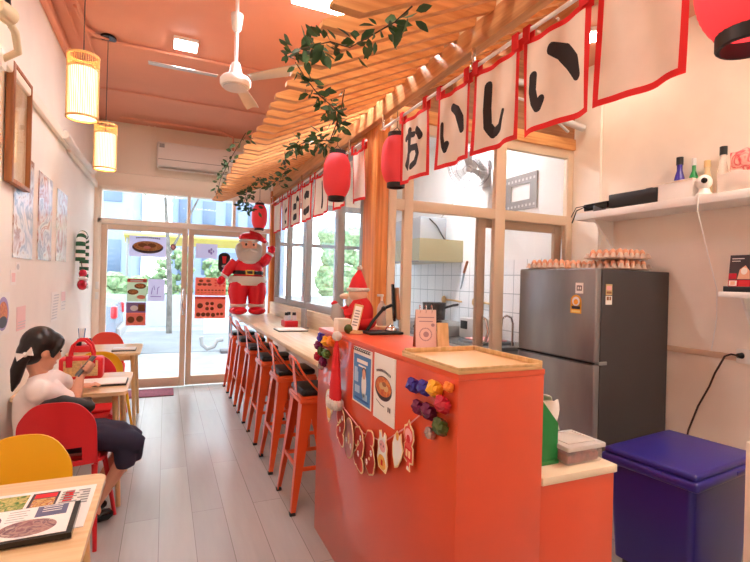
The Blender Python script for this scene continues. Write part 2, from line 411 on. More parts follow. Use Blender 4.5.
struct(M().box(1.535, XR, YK-.02, YK+.06, 2.74, 2.84, .004).done('beam', m_pine))
struct(M().box(1.535, XR, YK, YK+.06, 2.84, ZC).done('wall_partition_upper', wood('panel_dark', (176,122,84), (150,98,62), 0)))
# kitchen lining
struct(M().box(XR-.012, XR, YK+.06, YB-.05, 1.765, ZC).done('wall_kitchen', m_kwall))
struct(M().box(XR-.016, XR, YK+.06, YB-.05, .05, 1.765).done('wall_kitchen_tiles', m_tile))
struct(M().box(XG+.08, XR, YK+.06, YB-.05, 3.40, ZC-.001).done('ceiling_kitchen', m_kwall))

# ------------------------------------------------------------------ slatted canopy over the bar
def roofz(x): return 2.42+(x-.5)*.5
t = thing('slatted_canopy', 'pitched canopy of overlapping pine slats hanging over the bar counter', 'canopy', (1.4, 3.3, 2.7))
m = M()
for i in range(39):
    y = .32+i*.15; xa = .5+random.uniform(-.015, .015); zb = lambda x: 2.79+.47*(x-1.4)
    Pf = plane((0, y+.02, 0), (1,0,0), (0,0,1))
    m.poly(Pf, [(xa, zb(xa)+.055), (xa+.11, zb(xa+.11)), (2.45, zb(2.45)), (2.45, zb(2.45)+.08), (xa, zb(xa)+.075)], 0, .042)
m.done('roof_slats', m_pine, t)
M().box(1.368, 1.422, .2, 6.75, 2.66, 2.79, .004).done('support_beam', m_piney, t)
M().box(2.05, 2.11, .2, 3.2, 3.03, 3.16, .004).done('rear_beam', m_piney, t)
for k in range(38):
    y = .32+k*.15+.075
    M().box(1.372, 1.415, y-.05, y+.05, 2.79, 2.85, .003).done('bright_gap_block', m_brightgap, t)  # added pale blocks paint the bright gaps seen between the slats
for y in (1.0, 2.6):
    M().cyl((1.39, y, 2.87), (1.39, y, ZC), .012, n=10).done('hanger_rod', m_grey, t)

# noren rods and flags
t = thing('curtain_rod', 'white curtain rod in front of the kitchen carrying the large banner flags', 'rod', (1.36, 2.0, 2.56))
M().tube([(1.36, .2, 2.56), (1.36, 3.02, 2.56)], .009, 10).done('rod', m_white, t)
for y in (1.22, 1.945, 3.0): M().box(1.352, 1.368, y-.008, y+.008, 2.57, 2.66, .002).box(1.345, 1.375, y-.012, y+.012, 2.548, 2.572, .003).done('bracket', m_chrome, t)
t = thing('curtain_rod', 'white curtain rod beyond the pillar carrying the flags along the side windows', 'rod', (1.36, 5, 2.56))
M().tube([(1.36, 3.3, 2.56), (1.36, 6.75, 2.56)], .009, 10).done('rod', m_white, t)
for y in (3.65, 5.16, 6.7): M().box(1.352, 1.368, y-.008, y+.008, 2.57, 2.66, .002).box(1.345, 1.375, y-.012, y+.012, 2.548, 2.572, .003).done('bracket', m_chrome, t)
def arc(cx, cy, rx, ry, a0, a1, n=14): return [(cx+rx*math.cos(rad(a0+(a1-a0)*i/n)), cy+ry*math.sin(rad(a0+(a1-a0)*i/n))) for i in range(n+1)]
GL = {
 'o': [([(.12,.86),(.3,.89),(.52,.87)], .075), ([(.34,.99),(.33,.6),(.31,.3),(.2,.24),(.12,.32),(.22,.46),(.45,.6),(.66,.58),(.74,.42),(.64,.26),(.48,.2)], .085), ([(.66,.92),(.76,.85),(.84,.76)], .1)],
 'i': [([(.10,.72),(.10,.50),(.15,.34),(.22,.24),(.27,.34)], .08), ([(.46,.96),(.66,.84),(.80,.66),(.88,.46)], [.10,.13,.13,.08])],
 'shi': [([(.3,.96),(.28,.6),(.3,.32),(.42,.18),(.6,.24),(.74,.44)], [.1,.1,.1,.1,.09,.05])],
 'go': [([(.22,.66),(.5,.68),(.7,.66)], .13), ([(.2,.26),(.5,.24),(.76,.26)], .13), ([(.72,.94),(.8,.84)], .08), ([(.88,.98),(.96,.88)], .08)],
 'ko': [([(.22,.88),(.5,.90),(.74,.86)], .15), ([(.18,.30),(.5,.26),(.84,.32)], .15)],
 'bar': [([(.5,1.0),(.52,.7),(.5,.4),(.44,.2)], [.08,.1,.09,.05])],
 'to': [([(.36,.95),(.42,.78),(.48,.66)], .1), ([(.78,.76),(.5,.64),(.3,.48),(.28,.3),(.44,.2),(.7,.2)], .1)],
}
def flag(ya, yb, glyph, label, seed, group, zt=2.525, zb=2.12):
    """cloth with its left edge at yb (far) and right edge at ya (near), facing the aisle"""
    W, H = yb-ya, zt-zb; rnd = random.Random(seed); ph = rnd.uniform(0, 6)
    t = thing('noren_flag', label, 'banner flag', (1.36, (ya+yb)/2, zt), group)
    base = plane((1.36, yb, zb), (0,-1,0), (0,0,1))
    def P(a, b, c=0):
        f = 1-b/H
        return base(a, b-.010*math.sin(PI*a/W)*(1-f*.0)*(1 if b > H*.9 else 0), c+f*.014*math.sin(a/W*7+ph)+.005*math.sin(a/W*15+ph*2+b*6))
    us = [0, .022]+[.022+(W-.044)*i/14 for i in range(1, 14)]+[W-.022, W]; vs = [0, .022]+[.022+(H-.044)*i/12 for i in range(1, 12)]+[H-.022, H]
    def sheet(test, c, th=.0016):
        m = M(); vd = {}
        def vv(i, j, s):
            k = (i, j, s)
            if k not in vd: vd[k] = m.bm.verts.new(P(us[i], vs[j], c+(th if s else 0)))
            return vd[k]
        for i in range(len(us)-1):
            for j in range(len(vs)-1):
                if test(i, j):
                    m.bm.faces.new((vv(i,j,1), vv(i+1,j,1), vv(i+1,j+1,1), vv(i,j+1,1))); m.bm.faces.new((vv(i,j+1,0), vv(i+1,j+1,0), vv(i+1,j,0), vv(i,j,0)))
        return m
    ib = lambda i, j: i in (0, len(us)-2) or j in (0, len(vs)-2)
    cl = sheet(lambda i, j: not ib(i, j), 0)
    if glyph:
        cl.k = 1; s = min(W, H)
        for pts, w in GL[glyph]:
            q = []
            for a, b in zip(pts, pts[1:]):
                for k in range(4): q.append((a[0]+(b[0]-a[0])*k/4, a[1]+(b[1]-a[1])*k/4))
            q.append(pts[-1]); q = [(W*.10+W*.80*x, H*.06+H*.72*y) for x, y in q]
            if isinstance(w, list):
                ww = []
                for a, b in zip(w, w[1:]): ww += [a+(b-a)*k/4 for k in range(4)]
                ww.append(w[-1]); ww = [x*s*1.4 for x in ww]
            else: ww = w*s*1.4
            cl.stroke(P, q, ww, .0018, .0030)
            for k, (a, b) in enumerate(q): cl.disc(P, a, b, (ww[k] if isinstance(ww, list) else ww)/2, (ww[k] if isinstance(ww, list) else ww)/2, .0018, .00305+.00001*(k % 5), n=12)
    cl.done('cloth', [m_cloth, m_ink], t)
    sheet(ib, 0, .0022).done('red_border', m_redband, t)
    for y in (ya+.022, yb-.022):
        M().box(1.344, 1.348, y-.02, y+.02, zt-.02, 2.572).box(1.372, 1.376, y-.02, y+.02, zt-.02, 2.572).box(1.344, 1.376, y-.02, y+.02, 2.570, 2.574).done('hanging_loop', m_redband, t)
    return t
G1 = 'banner flags in front of the kitchen'; G2 = 'banner flags along the side windows'
flag(.885, 1.205, None, 'largest white flag with red edge and no character, beside the near red lantern', 1, G1)
flag(1.235, 1.575, 'i', 'white flag with a two-stroke character, next to the big blank flag', 2, G1)
flag(1.60, 1.93, 'shi', 'white flag with a single hooked black stroke, between two flags of two-stroke characters', 3, G1)
flag(1.96, 2.265, 'i', 'white flag with a two-stroke character, next to the flag overlapping a red lantern', 4, G1)
flag(2.375, 2.715, 'o', 'white flag with a looped character, partly covering the red lantern by the pillar', 5, G1)
flag(3.31, 3.58, None, 'blank white flag just left of the timber pillar', 6, G2)
flag(3.72, 4.02, None, 'white flag hanging behind the middle red lantern, only its lower edge showing', 7, G2)
flag(4.17, 4.62, 'bar', 'white flag with one upright black stroke, left of the middle red lantern', 8, G2)
flag(4.74, 5.10, 'ko', 'white flag with two thick short black dashes, along the side windows', 9, G2)
flag(5.22, 5.62, 'go', 'white flag with two dashes and a dot beside them, along the side windows', 10, G2)
flag(5.72, 6.06, 'to', 'white flag with a small tick over a curl, second from the facade', 11, G2)
flag(6.16, 6.58, None, 'blank white flag nearest the facade post', 12, G2)

# red paper lanterns
def lantern(c, label, R=.107, H=.33, top=2.66):
    x, y, z = c
    t = thing('paper_lantern', label, 'lantern', (x, y, z-H/2), 'red paper lanterns')
    pr = []; n = 44
    for i in range(n+1):
        a = -1+2*i/n; r = R*(1-abs(a)**3.2*.42)
        pr.append((r+(.0009 if i % 2 else -.0003), a*H/2))
    M().lathe(pr, c, 32, cap=False).done('paper_body', m_lantern, t)
    for s in (-1, 1): M().lathe([(R*.57, -.018), (R*.6, -.015), (R*.6, .015), (R*.57, .018), (R*.52, .018), (R*.52, -.018), (R*.57, -.018)], (x, y, z+s*(H/2+.012)), 24, cap=False).done('rim', m_lantb, t)
    M().tube([(x-R*.5, y, z+H/2+.02), (x, y, z+H/2+.07), (x+R*.5, y, z+H/2+.02)], .003, 6).tube([(x, y, z+H/2+.07), (x, y, top)], .003, 6).done('hanger', m_cord, t)
    return t
lantern((1.2, 6.82, 2.37), 'small red paper lantern above the bearded balloon figure', top=2.77)
lantern((1.2, 3.49, 2.31), 'red paper lantern hanging in front of the side windows left of the pillar', top=2.77)
lantern((1.48, 3.02, 2.36), 'red paper lantern against the timber pillar, partly behind a flag', top=2.9)
LN = lantern((1.158, .62, 2.228), 'large near red paper lantern at the upper right with a dark rim', R=.107, top=2.73)
M().ell((1.158, .62, 2.25), .026).cyl((1.158, .62, 2.27), (1.158, .62, 2.32), .014, n=12).done('bulb', mat('lantern_bulb', (255,250,245), .5, emit=12, ecol=(255,240,235)), LN)

# leafy vines
def vine(pts, n, label, spread=.05, size=.05, seed=0):
    rnd = random.Random(seed); pts = [V(p) for p in pts]
    t = thing('leafy_vine', label, 'vine', tuple(pts[0]), 'leafy vines on the canopy')
    M().tube(pts, .0025, 6).done('stem', m_stem, t)
    m = M(); L = [0]
    for a, b in zip(pts, pts[1:]): L.append(L[-1]+(b-a).length)
    for i in range(int(n*1.7)):
        d = rnd.uniform(0, L[-1]); k = max(j for j in range(len(pts)-1) if L[j] <= d)
        p = pts[k].lerp(pts[k+1], (d-L[k])/max(1e-6, L[k+1]-L[k]))
        s = size*rnd.uniform(.5, .95); dirv = V((rnd.uniform(-1,1), rnd.uniform(-1,1), rnd.uniform(-.9,.5))).normalized()
        side = dirv.cross(V((rnd.uniform(-1,1), rnd.uniform(-1,1), rnd.uniform(-1,1)))).normalized(); up = side.cross(dirv)
        p0 = p+dirv*rnd.uniform(0, spread)
        prof = [(0,0),(.25,.3),(.55,.36),(.85,.16),(1,0)]
        l = [m.bm.verts.new(p0+dirv*(a*s*1.5)+side*(w*s)+up*(w*s*.3)) for a, w in prof]
        c = [l[0]]+[m.bm.verts.new(p0+dirv*(a*s*1.5)) for a, w in prof[1:-1]]+[l[-1]]
        r = [l[0]]+[m.bm.verts.new(p0+dirv*(a*s*1.5)-side*(w*s)+up*(w*s*.3)) for a, w in prof[1:-1]]+[l[-1]]
        for q in range(4):
            for A, B in ((l, c), (c, r)):
                f = [A[q], A[q+1], B[q+1], B[q]]; u = []
                for v in f:
                    if v not in u: u.append(v)
                try: m.bm.faces.new(u)
                except ValueError: pass
    m.done('leaves', m_leaf, t, normals=False)
vine([(.62,1.19,2.28),(.62,1.30,2.29),(.60,1.45,2.31),(.56,1.53,2.30),(.5,1.56,2.32),(.46,1.82,2.40),(.44,2.0,2.45)], 60, 'long leafy vine trailing along the near edge of the canopy slats', .05, .045, 1)
vine([(.50,2.05,2.45),(.56,2.11,2.42),(.62,2.10,2.35),(.66,1.97,2.25),(.66,1.92,2.15)], 48, 'leafy vine hanging in a loose clump right of the ceiling fan', .06, .042, 2)
vine([(.72,2.02,2.36),(.72,2.07,2.27),(.72,2.21,2.18),(.75,2.68,2.31),(.8,3.38,2.44)], 62, 'dense leafy vine drooping under the middle of the canopy', .07, .045, 3)
vine([(.85,3.76,2.52),(.9,3.96,2.40),(.9,4.5,2.38),(.8,4.9,2.52)], 44, 'leafy vine hanging under the canopy above the narrow flags', .07, .055, 4)
vine([(.8,5.16,2.54),(.84,5.7,2.46),(.88,6.2,2.40),(1.1,6.5,2.46)], 56, 'leafy vine at the far end of the canopy above the small lantern', .09, .06, 5)
vine([(.46,3.2,2.45),(.46,3.9,2.46),(.46,4.7,2.44),(.5,5.6,2.42)], 34, 'thin leafy vine along the far canopy edge', .05, .05, 6)

# ceiling fan
FZ = .045
t = thing('ceiling_fan', 'white three-blade ceiling fan hanging from the terracotta ceiling', 'ceiling fan', (.40, 3.43, 2.80))
fx, fy = .415, 3.43
M().lathe([(.02,0),(.095,.005),(.105,.02),(.105,.05),(.09,.07),(.05,.085),(.04,.12),(.028,.17),(.0,.175)], (fx, fy, 2.78+FZ), 28).done('motor_housing', m_white, t)
M().lathe([(.08,-.006),(.085,.0),(.05,.006)], (fx, fy, 2.778+FZ), 28).done('bottom_cap', m_lgrey, t)
M().cyl((fx, fy, 2.93+FZ), (fx, fy, ZC), .013, n=12).done('down_rod', m_white, t)
M().lathe([(.02,0),(.032,.02),(.042,.1),(.042,.12),(.03,.125)], (fx, fy, 3.17+FZ), 20).done('rod_sleeve', m_white, t)
for tip in ((-.06, 3.42), (.745, 3.09), (.59, 3.87)):
    d = V((tip[0]-fx, tip[1]-fy, 0)).normalized(); q = V((-d.y, d.x, 0)); tl = MX((d, q+V((0,0,-.22)), V((0,0,1)))).transposed()
    M().grid(lambda u, v: V((fx, fy, 2.835+FZ))+d*(.12+.43*u)+(q+V((0,0,-.22)))*((v-.5)*(.07+.035*u-.05*max(0,u-.8))) + V((0,0,.012*math.sin(PI*v))), 8, 4, .004).done('blade', mat('fan_blade', (196,196,192), .3, .4) if 'fan_blade' not in bpy.data.materials else bpy.data.materials['fan_blade'], t)

# pendant lamps
def pendant(x, y, zb, label, can):
    R, H = .082, .375
    t = thing('pendant_lamp', label, 'pendant lamp', (x, y, zb), 'cylindrical pendant lamps')
    m = M(); n = 44
    for k in range(n):
        a = 2*PI*k/n; m.cyl((x+R*math.cos(a), y+R*math.sin(a), zb), (x+R*math.cos(a), y+R*math.sin(a), zb+H), .0022, n=5)
    for z, r in ((zb+.008, .006), (zb+H-.006, .006), (zb+H*.78, .004)): m.lathe([(R-r, -r), (R+r*.6, -r), (R+r*.6, r), (R-r, r), (R-r, -r)], (x, y, z), 40, cap=False)
    m.done('rattan_frame', m_rattan, t)
    M().lathe([(R-.004, .01), (R-.004, H*.78)], (x, y, zb), 40, cap=False).done('lamp_shade', m_shade, t)
    M().ell((x, y, zb+.17), (.03, .03, .04)).done('bulb', m_bulb, t)
    M().cyl((x, y, zb+.2), (x, y, zb+.26), .017, n=12).done('lamp_holder', m_cord, t)
    M().tube([(x, y, zb+.26), (x, y, ZC-.01)], .003, 6).done('cord', m_cord, t)
    if can: M().lathe([(.06, 0), (.06, .015), (.05, .025)], (x, y, ZC-.025), 24).done('ceiling_canopy', m_blackgl, t)
pendant(-.47, 3.25, 2.405, 'nearer and larger looking cylindrical bamboo pendant lamp at the left wall', True)
pendant(-.475, 4.45, 2.352, 'farther cylindrical bamboo pendant lamp closer to the glass door', True)

# ceiling lights and added fill panels
def panel(x, y, lx, ly, label, mt=None):
    t = thing('ceiling_light', label, 'ceiling light', (x, y, ZC))
    M().box(x-lx/2-.01, x+lx/2+.01, y-ly/2-.01, y+ly/2+.01, ZC-.03, ZC, .004).done('light_housing', m_white, t)
    M().box(x-lx/2, x+lx/2, y-ly/2, y+ly/2, ZC-.034, ZC-.03).done('diffuser', mt or m_lamp, t)
panel(.11, 4.27, .17, .17, 'small square lit ceiling light left of the fan')
panel(.99, 3.16, .46, .2, 'bright rectangular ceiling light beside the canopy edge')
panel(-.1, 1.3, .9, .25, 'added fill panel on the ceiling over the near table, out of view', m_fill2)  # unseen fill light added to brighten the near left side
panel(.9, -.6, 1.0, .25, 'added fill panel on the ceiling at the rear of the room, out of view', m_fill4)  # weak fill added behind the camera
panel(2.6, .6, .8, .25, 'added fill panel on the ceiling over the service side, out of view', m_fill3)  # fill added out of view, brightens the right wall
t = thing('ceiling_light', 'added fill light on the kitchen ceiling behind the glass partition, out of view', 'ceiling light', (2.5, 4.6, 3.4))
M().box(2.0, 3.0, 4.5, 4.62, 3.36, 3.4, .004).done('light_housing', m_white, t); M().box(2.02, 2.98, 4.51, 4.61, 3.355, 3.36).done('diffuser', m_fillk, t)  # unseen light added to brighten the kitchen
t = thing('downlight', 'round lit downlight behind the flags above the kitchen wall', 'ceiling light', (2.95, 2.66, ZC))
M().lathe([(.09, 0), (.09, -.03), (.075, -.035)], (2.95, 2.66, ZC), 28).done('housing', m_white, t); M().lathe([(.075, -.036), (.06, -.05), (.001, -.055)], (2.95, 2.66, ZC), 28).done('diffuser', m_down, t)

# air conditioner
t = thing('air_conditioner', 'white split air conditioner on the wall above the glass doors', 'air conditioner', (.5, 6.75, 2.84))
M().box(-.14, .98, 6.66, 6.87, 2.90, 3.22, .03, seg=3).done('casing', m_whitepl, t)
M().obox((.42, 6.69, 2.875), (1.06, .12, .012), (rad(20), 0, 0), .003).done('louvre', m_white, t)
M().box(-.12, .96, 6.655, 6.662, 2.99, 2.996).box(-.11, -.05, 6.653, 6.66, 3.14, 3.19).done('trim_line', m_grey, t)

# wall fan at the upper left edge
t = thing('wall_fan', 'beige wall fan with dark cables, cut by the left edge above the picture frame', 'wall fan', (-.80, 2.8, 2.66))
M().lathe([(.0,-.05),(.035,-.045),(.042,0),(.042,.05),(.024,.07),(.0,.075)], (-.70, 2.64, 2.675), 20, axis=(.3,.9,0)).done('motor_head', mat('aged_beige', (226,210,172), .5), t)
M().tube([(-.70, 2.70, 2.675), (-.70, 2.84, 2.67), (-.72, 2.98, 2.63), (-.80, 3.04, 2.60)], [.016,.018,.018,.016], 12).done('arm', bpy.data.materials['aged_beige'], t)
M().box(-.836, -.79, 3.0, 3.08, 2.55, 2.65, .01).done('wall_plate', m_whitepl, t)
M().tube([(-.73, 2.6, 2.86), (-.72, 2.75, 2.88), (-.74, 2.9, 2.78), (-.74, 2.93, 2.72)], .012, 8).tube([(-.74, 2.7, 2.9), (-.75, 2.86, 2.84), (-.75, 2.96, 2.8), (-.76, 2.9, 2.86), (-.76, 2.8, 2.9)], .006, 8).done('cable', m_black, t)

# ------------------------------------------------------------------ bar, high counter, service counter
t = thing('bar_counter', 'long light wood bar counter with six orange stools under it', 'bar counter', (1.1, 4.8, 0))
M().box(.856, 1.37, 2.76, YB-.08, .965, 1.0, .004).done('countertop', m_bartop, t)
M().box(1.37, 1.425, 2.76, YB-.13, .96, 1.17, .004).done('backsplash', m_bartop, t)
for y in (4.0, 5.4, 6.78): M().box(.95, 1.42, y-.02, y+.02, .88, .965, .003).done('bracket', m_framec, t)
t = thing('high_counter', 'bright orange high counter at the front end of the bar', 'counter', (1.03, 2.0, 0))
M().box(.858, 1.21, 1.26, 2.75, 0, 1.19, .002).done('body', m_orange, t)
M().box(.856, 1.212, 1.258, 2.755, 1.19, 1.21, .002).done('countertop', m_orangetop, t)
M().box(1.14, 1.21, 2.47, 2.75, 1.2102, 1.235, .003).done('wood_edge', m_birch, t)
t = thing('service_counter', 'low orange counter with a pale top beside the high orange counter', 'counter', (1.4, 1.5, 0))
M().box(1.214, 1.572, 1.265, 2.7, 0, .80, .002).done('body', m_orange, t)
M().box(1.214, 1.582, 1.258, 2.7, .80, .83, .004).done('countertop', mat('pale_top', (240,222,196), .4), t)

# bar stools
def make_stool():
    t = thing('bar_stool', '', 'bar stool', (0,0,0), 'orange bar stools')
    M().box(-.155, .155, -.155, .155, .715, .735, .008).box(-.16, .16, -.16, .16, .69, .72, .006).done('seat', m_stool, t)
    M().obox((0, 0, .757), (.30, .30, .045), None, .02, 3).done('cushion', m_blackpad, t)
    for sx in (-1, 1):
        for sy in (-1, 1):
            a = V((sx*.135, sy*.135, .70)); b = V((sx*.205, sy*.195, .012))
            m = M(); f = m.bm
            # flared sheet-steel leg: an angle profile that tapers to the foot
            def ring(p, w, th):
                return [f.verts.new(p+V(q)) for q in ((0,0,0), (-sx*w,0,0), (-sx*w,-sy*th,0), (-sx*th,-sy*th,0), (-sx*th,-sy*w,0), (0,-sy*w,0))]
            rs = [ring(a.lerp(b, k/4)+V((sx*.012, sy*.012, 0)), .085-.055*k/4, .006) for k in range(5)]
            for A, B in zip(rs, rs[1:]):
                for q in range(6): f.faces.new((A[q], A[(q+1)%6], B[(q+1)%6], B[q]))
            f.faces.new(rs[0]); f.faces.new(rs[-1][::-1])
            lg = m.done('leg', m_stool, t, 25)
            M().box(b.x-.018, b.x+.018, b.y-.018, b.y+.018, 0, .02, .004).done('foot_cap', m_black, lg)
    z = .26
    for s in (-1, 1):
        M().box(-.175, .175, s*.17-.006, s*.17+.006, z, z+.028, .003).done('crossbar', m_stool, t)
        M().box(s*.18-.006, s*.18+.006, -.17, .17, z+.02, z+.048, .003).done('crossbar', m_stool, t)
    bk = M().tube([(.0, -.155, .73), (-.07, -.152, .80), (-.15, -.135, .90), (-.172, -.10, .955), (-.178, -.06, .972), (-.178, .06, .972), (-.172, .10, .955), (-.15, .135, .90), (-.07, .152, .80), (.0, .155, .73)], .013, 8, flat=.6)
    bk.done('backrest_hoop', m_stool, t)
    M().grid(lambda u, v: V((-.150-.028*u, (v-.5)*.07, .72+.25*u)), 6, 2, .004).done('back_splat', m_stool, t)
    return t
st = make_stool()
NM = ['nearest the orange high counter', 'second from the orange high counter', 'third from the orange high counter', 'third from the bearded balloon figure', 'second from the bearded balloon figure', 'farthest, under the bearded balloon figure']
for i in range(6):
    y = 3.135+i*.685; lab = 'orange steel bar stool with black cushion, '+NM[i]
    if i == 0: st.location = (.975, y, 0); st['label'] = lab; s0 = st
    else: dup(s0, (.975, y, 0), 0, lab)

# ------------------------------------------------------------------ tables and chairs
def make_table(L):
    t = thing('dining_table', '', 'table', (0,0,0), 'small birch tables along the left wall')
    P = plane((0,0,0), (1,0,0), (0,1,0)); r = .04; pts = []
    for cx, cy, a in ((.31-r, L/2-r, 0), (-.31+r, L/2-r, 90), (-.31+r, -L/2+r, 180), (.31-r, -L/2+r, 270)): pts += arc(cx, cy, r, r, a, a+90, 6)
    M().poly(P, pts, .728, .75).done('tabletop', m_birch, t)
    M().box(-.25, .25, -L/2+.07, -L/2+.09, .67, .728, .002).box(-.25, .25, L/2-.09, L/2-.07, .67, .728, .002).box(-.25, -.23, -L/2+.07, L/2-.07, .67, .728, .002).box(.23, .25, -L/2+.07, L/2-.07, .67, .728, .002).done('apron', m_birch, t)
    for sx in (-1, 1):
        for sy in (-1, 1): M().cyl((sx*.24, sy*(L/2-.08), .728), (sx*.275, sy*(L/2-.05), 0), .021, .014, 14).done('leg', m_birchz, t)
    return t
tb = make_table(.70); tb.location = (-.495, 1.69, 0); tb['label'] = 'near birch table with menus on it at the lower left'
dup(tb, (-.52, 3.76, 0), 0, 'birch table in front of the seated girl, with the red handbag on it')
dup(tb, (-.515, 5.42, 0), 0, 'far birch table nearest the glass door')
def make_chair(m, legm):
    t = thing('shell_chair', '', 'chair', (0,0,0), 'plastic chairs at the tables')   # faces +y, back at y=-.2
    M().grid(lambda u, v: V(((u-.5)*(.40+.03*v), -.19+.40*v, .455-.018*math.sin(PI*u)-.014*math.sin(PI*v)+(.03*(1-v)**3)-.02*v**4)), 12, 10, .012).done('seat', m, t)
    def back(u, v):
        z = .47+.36*v; w = .185-.01*v
        a = abs(2*u-1); xx = (2*u-1)*w*(1-.10*max(0, (v-.6)/.4)**2.5)
        return V((xx, -.20-.055*v-.035*(1-a*a), z-.085*a**3.2*max(0,(v-.5)/.5)))
    m1 = M(); NU, NV = 16, 14
    vs = [[[None]*2 for j in range(NV+1)] for i in range(NU+1)]
    for i in range(NU+1):
        for j in range(NV+1):
            p = back(i/NU, j/NV); vs[i][j] = (m1.bm.verts.new(p), m1.bm.verts.new(p+V((0,.011,0))))
    hole = lambda i, j: 3 <= i < NU-3 and 1 <= j < 4
    quad = m1.bm.faces.new
    for i in range(NU):
        for j in range(NV):
            if hole(i, j): continue
            quad((vs[i][j][0], vs[i+1][j][0], vs[i+1][j+1][0], vs[i][j+1][0])); quad((vs[i][j+1][1], vs[i+1][j+1][1], vs[i+1][j][1], vs[i][j][1]))
            for (di, dj, a, b) in ((0,-1,(i,j),(i+1,j)), (0,1,(i+1,j+1),(i,j+1)), (-1,0,(i,j+1),(i,j)), (1,0,(i+1,j),(i+1,j+1))):
                ii, jj = i+di, j+dj
                if not (0 <= ii < NU and 0 <= jj < NV) or hole(ii, jj):
                    quad((vs[a[0]][a[1]][0], vs[a[0]][a[1]][1], vs[b[0]][b[1]][1], vs[b[0]][b[1]][0]))
    m1.done('backrest', m, t)
    M().tube([(-.17, -.16, .445), (-.17, .16, .445)], .011, 8).tube([(.17, -.16, .445), (.17, .16, .445)], .011, 8).tube([(-.17, 0, .44), (.17, 0, .44)], .011, 8).done('seat_frame', legm, t)
    for sx in (-1, 1):
        M().tube([(sx*.165, -.15, .445), (sx*.185, -.235, 0)], [.016,.011], 10).done('leg', legm, t)
        M().tube([(sx*.175, .14, .445), (sx*.245, .175, 0)], [.016,.011], 10).done('leg', legm, t)
    return t
rc = make_chair(m_red, m_red)
rc.location = (-.50, 3.17, 0); rc['label'] = 'red plastic chair the girl sits on'
YEL = {m_red: m_yellow}
dup(rc, (-.512, 2.07, 0), PI, 'yellow plastic chair pushed up to the near table with menus', YEL)
dup(rc, (-.525, 4.18, 0), PI, 'red plastic chair behind the red handbag, pushed up to the middle table')
dup(rc, (-.505, 4.97, 0), 0, 'yellow plastic chair pushed up to the far table, behind the red handbag', YEL)
ORC = mat('orange_red_plastic', (238,72,50), .4)
dup(rc, (-.60, 5.96, 0), PI, 'orange red plastic chair on the door side of the far table', {m_red: ORC})

# table items
def printed(name, label, cat, P, w, h, items, mats, th=.003, base=0, group=None, part=True):
    m = M(); m.rect(P, 0, 0, w, h, 0, th, base); c = th
    for i, it in enumerate(items):
        c += .00025
        k = it[0]
        if k == 'r': m.rect(P, it[1]*w, it[2]*h, it[3]*w, it[4]*h, c-.0004, c, it[5])
        elif k == 'e': m.disc(P, it[1]*w, it[2]*h, it[3]*w, it[4]*h, c-.0004, c, it[5])
        elif k == 'p': m.poly(P, [(x*w, y*h) for x, y in it[1]], c-.0004, c, it[2])
        elif k == 's': m.stroke(P, [(x*w, y*h) for x, y in it[1]], it[2]*w, c-.0004, c, it[3])
    return single(m, name, mats, label, cat, group, 0)
def dashes(x0, x1, y0, y1, n, k, seed=0, w=.012):
    r = random.Random(seed); out = []
    for i in range(n):
        y = y0+(y1-y0)*i/max(1, n-1); x = x0
        while x < x1-.03:
            l = min(r.uniform(.04, .14), x1-x); out.append(('r', x, y-w, x+l, y+w, k)); x += l+.025
    return out
PM = [m_paper, m_grnphoto, m_food, m_dark, m_redcl, m_grey, mat('slate_print', (96,98,132), .5), patchmat('plum_food', [(150,104,108),(190,150,140),(120,84,96),(206,178,164)], 30), mat('rose_print', (190,110,108), .5)]
P = plane((-.635, 1.62, .7505), (1,0,0), (0,1,0))
printed('menu_sheet', 'laminated menu sheet with food photos under the black menu book', 'menu', P, .43, .31,
        [('r', .28, .5, .56, .93, 1), ('r', .58, .5, .76, .93, 3), ('r', .6, .55, .745, .78, 2), ('r', .6, .8, .745, .9, 4), ('r', .0, .5, .26, .9, 2), ('r', .8, .6, .86, .9, 4)]+dashes(.78, .97, .55, .85, 6, 5, 1), PM)
t = thing('menu_book', 'black-edged menu book with round food photos on the near table', 'menu', (-.5, 1.6, .754))
R = plane((-.68, 1.545, .754), (V((1, .03, 0))), V((-.03, 1, 0)))
M().rect(R, 0, 0, .455, .21, 0, .016).done('cover', m_blackgl, t)
m = M(); m.rect(R, .008, .012, .44, .205, .016, .0175, 0); m.disc(R, .21, .135, .055, .05, .0175, .0179, 7); m.disc(R, .34, .07, .07, .05, .0175, .0179, 7); m.disc(R, .06, .13, .05, .05, .0175, .0179, 7)
m.disc(R, .22, .135, .038, .034, .0179, .0183, 8); m.rect(R, .345, .13, .425, .2, .0175, .0179, 6)
for x, y in ((.36, .19), (.36, .175), (.36, .16)): m.rect(R, x, y, x+.05, y+.004, .0179, .0182, 0)
for i in range(5): m.rect(R, .275, .185-.016*i, .275+.05-.006*(i%2), .188-.016*i, .0175, .0178, 5)
for i in range(3): m.rect(R, .12, .06-.02*i, .18, .064-.02*i, .0175, .0178, 3)
m.done('page', PM, t, 0)
t = thing('menu_book', 'open menu book with a dark edge on the middle table, under the phone', 'menu', (-.36, 3.7, .7505))
M().box(-.50, -.225, 3.60, 3.80, .7505, .764, .002).done('cover', m_black, t); M().box(-.495, -.23, 3.602, 3.795, .764, .772, .002).done('pages', m_paper, t)
t = thing('menu_book', 'menu book lying on the far table by the glass door', 'menu', (-.4, 5.3, .7505))
M().box(-.46, -.25, 5.20, 5.38, .7505, .760, .002).done('cover', m_black, t); M().box(-.455, -.255, 5.21, 5.37, .760, .772, .002).done('pages', m_paper, t)
t = thing('condiment_caddy', 'red condiment box on the far table by the wall', 'caddy', (-.72, 5.3, .7505))
M().box(-.78, -.62, 5.22, 5.38, .7505, .81, .008).done('tray', m_red, t)
for x, y in ((-.74, 5.27), (-.66, 5.33)): M().lathe([(.022,0),(.024,.05),(.016,.06),(.016,.07)], (x, y, .80), 14).done('jar', m_black, t)
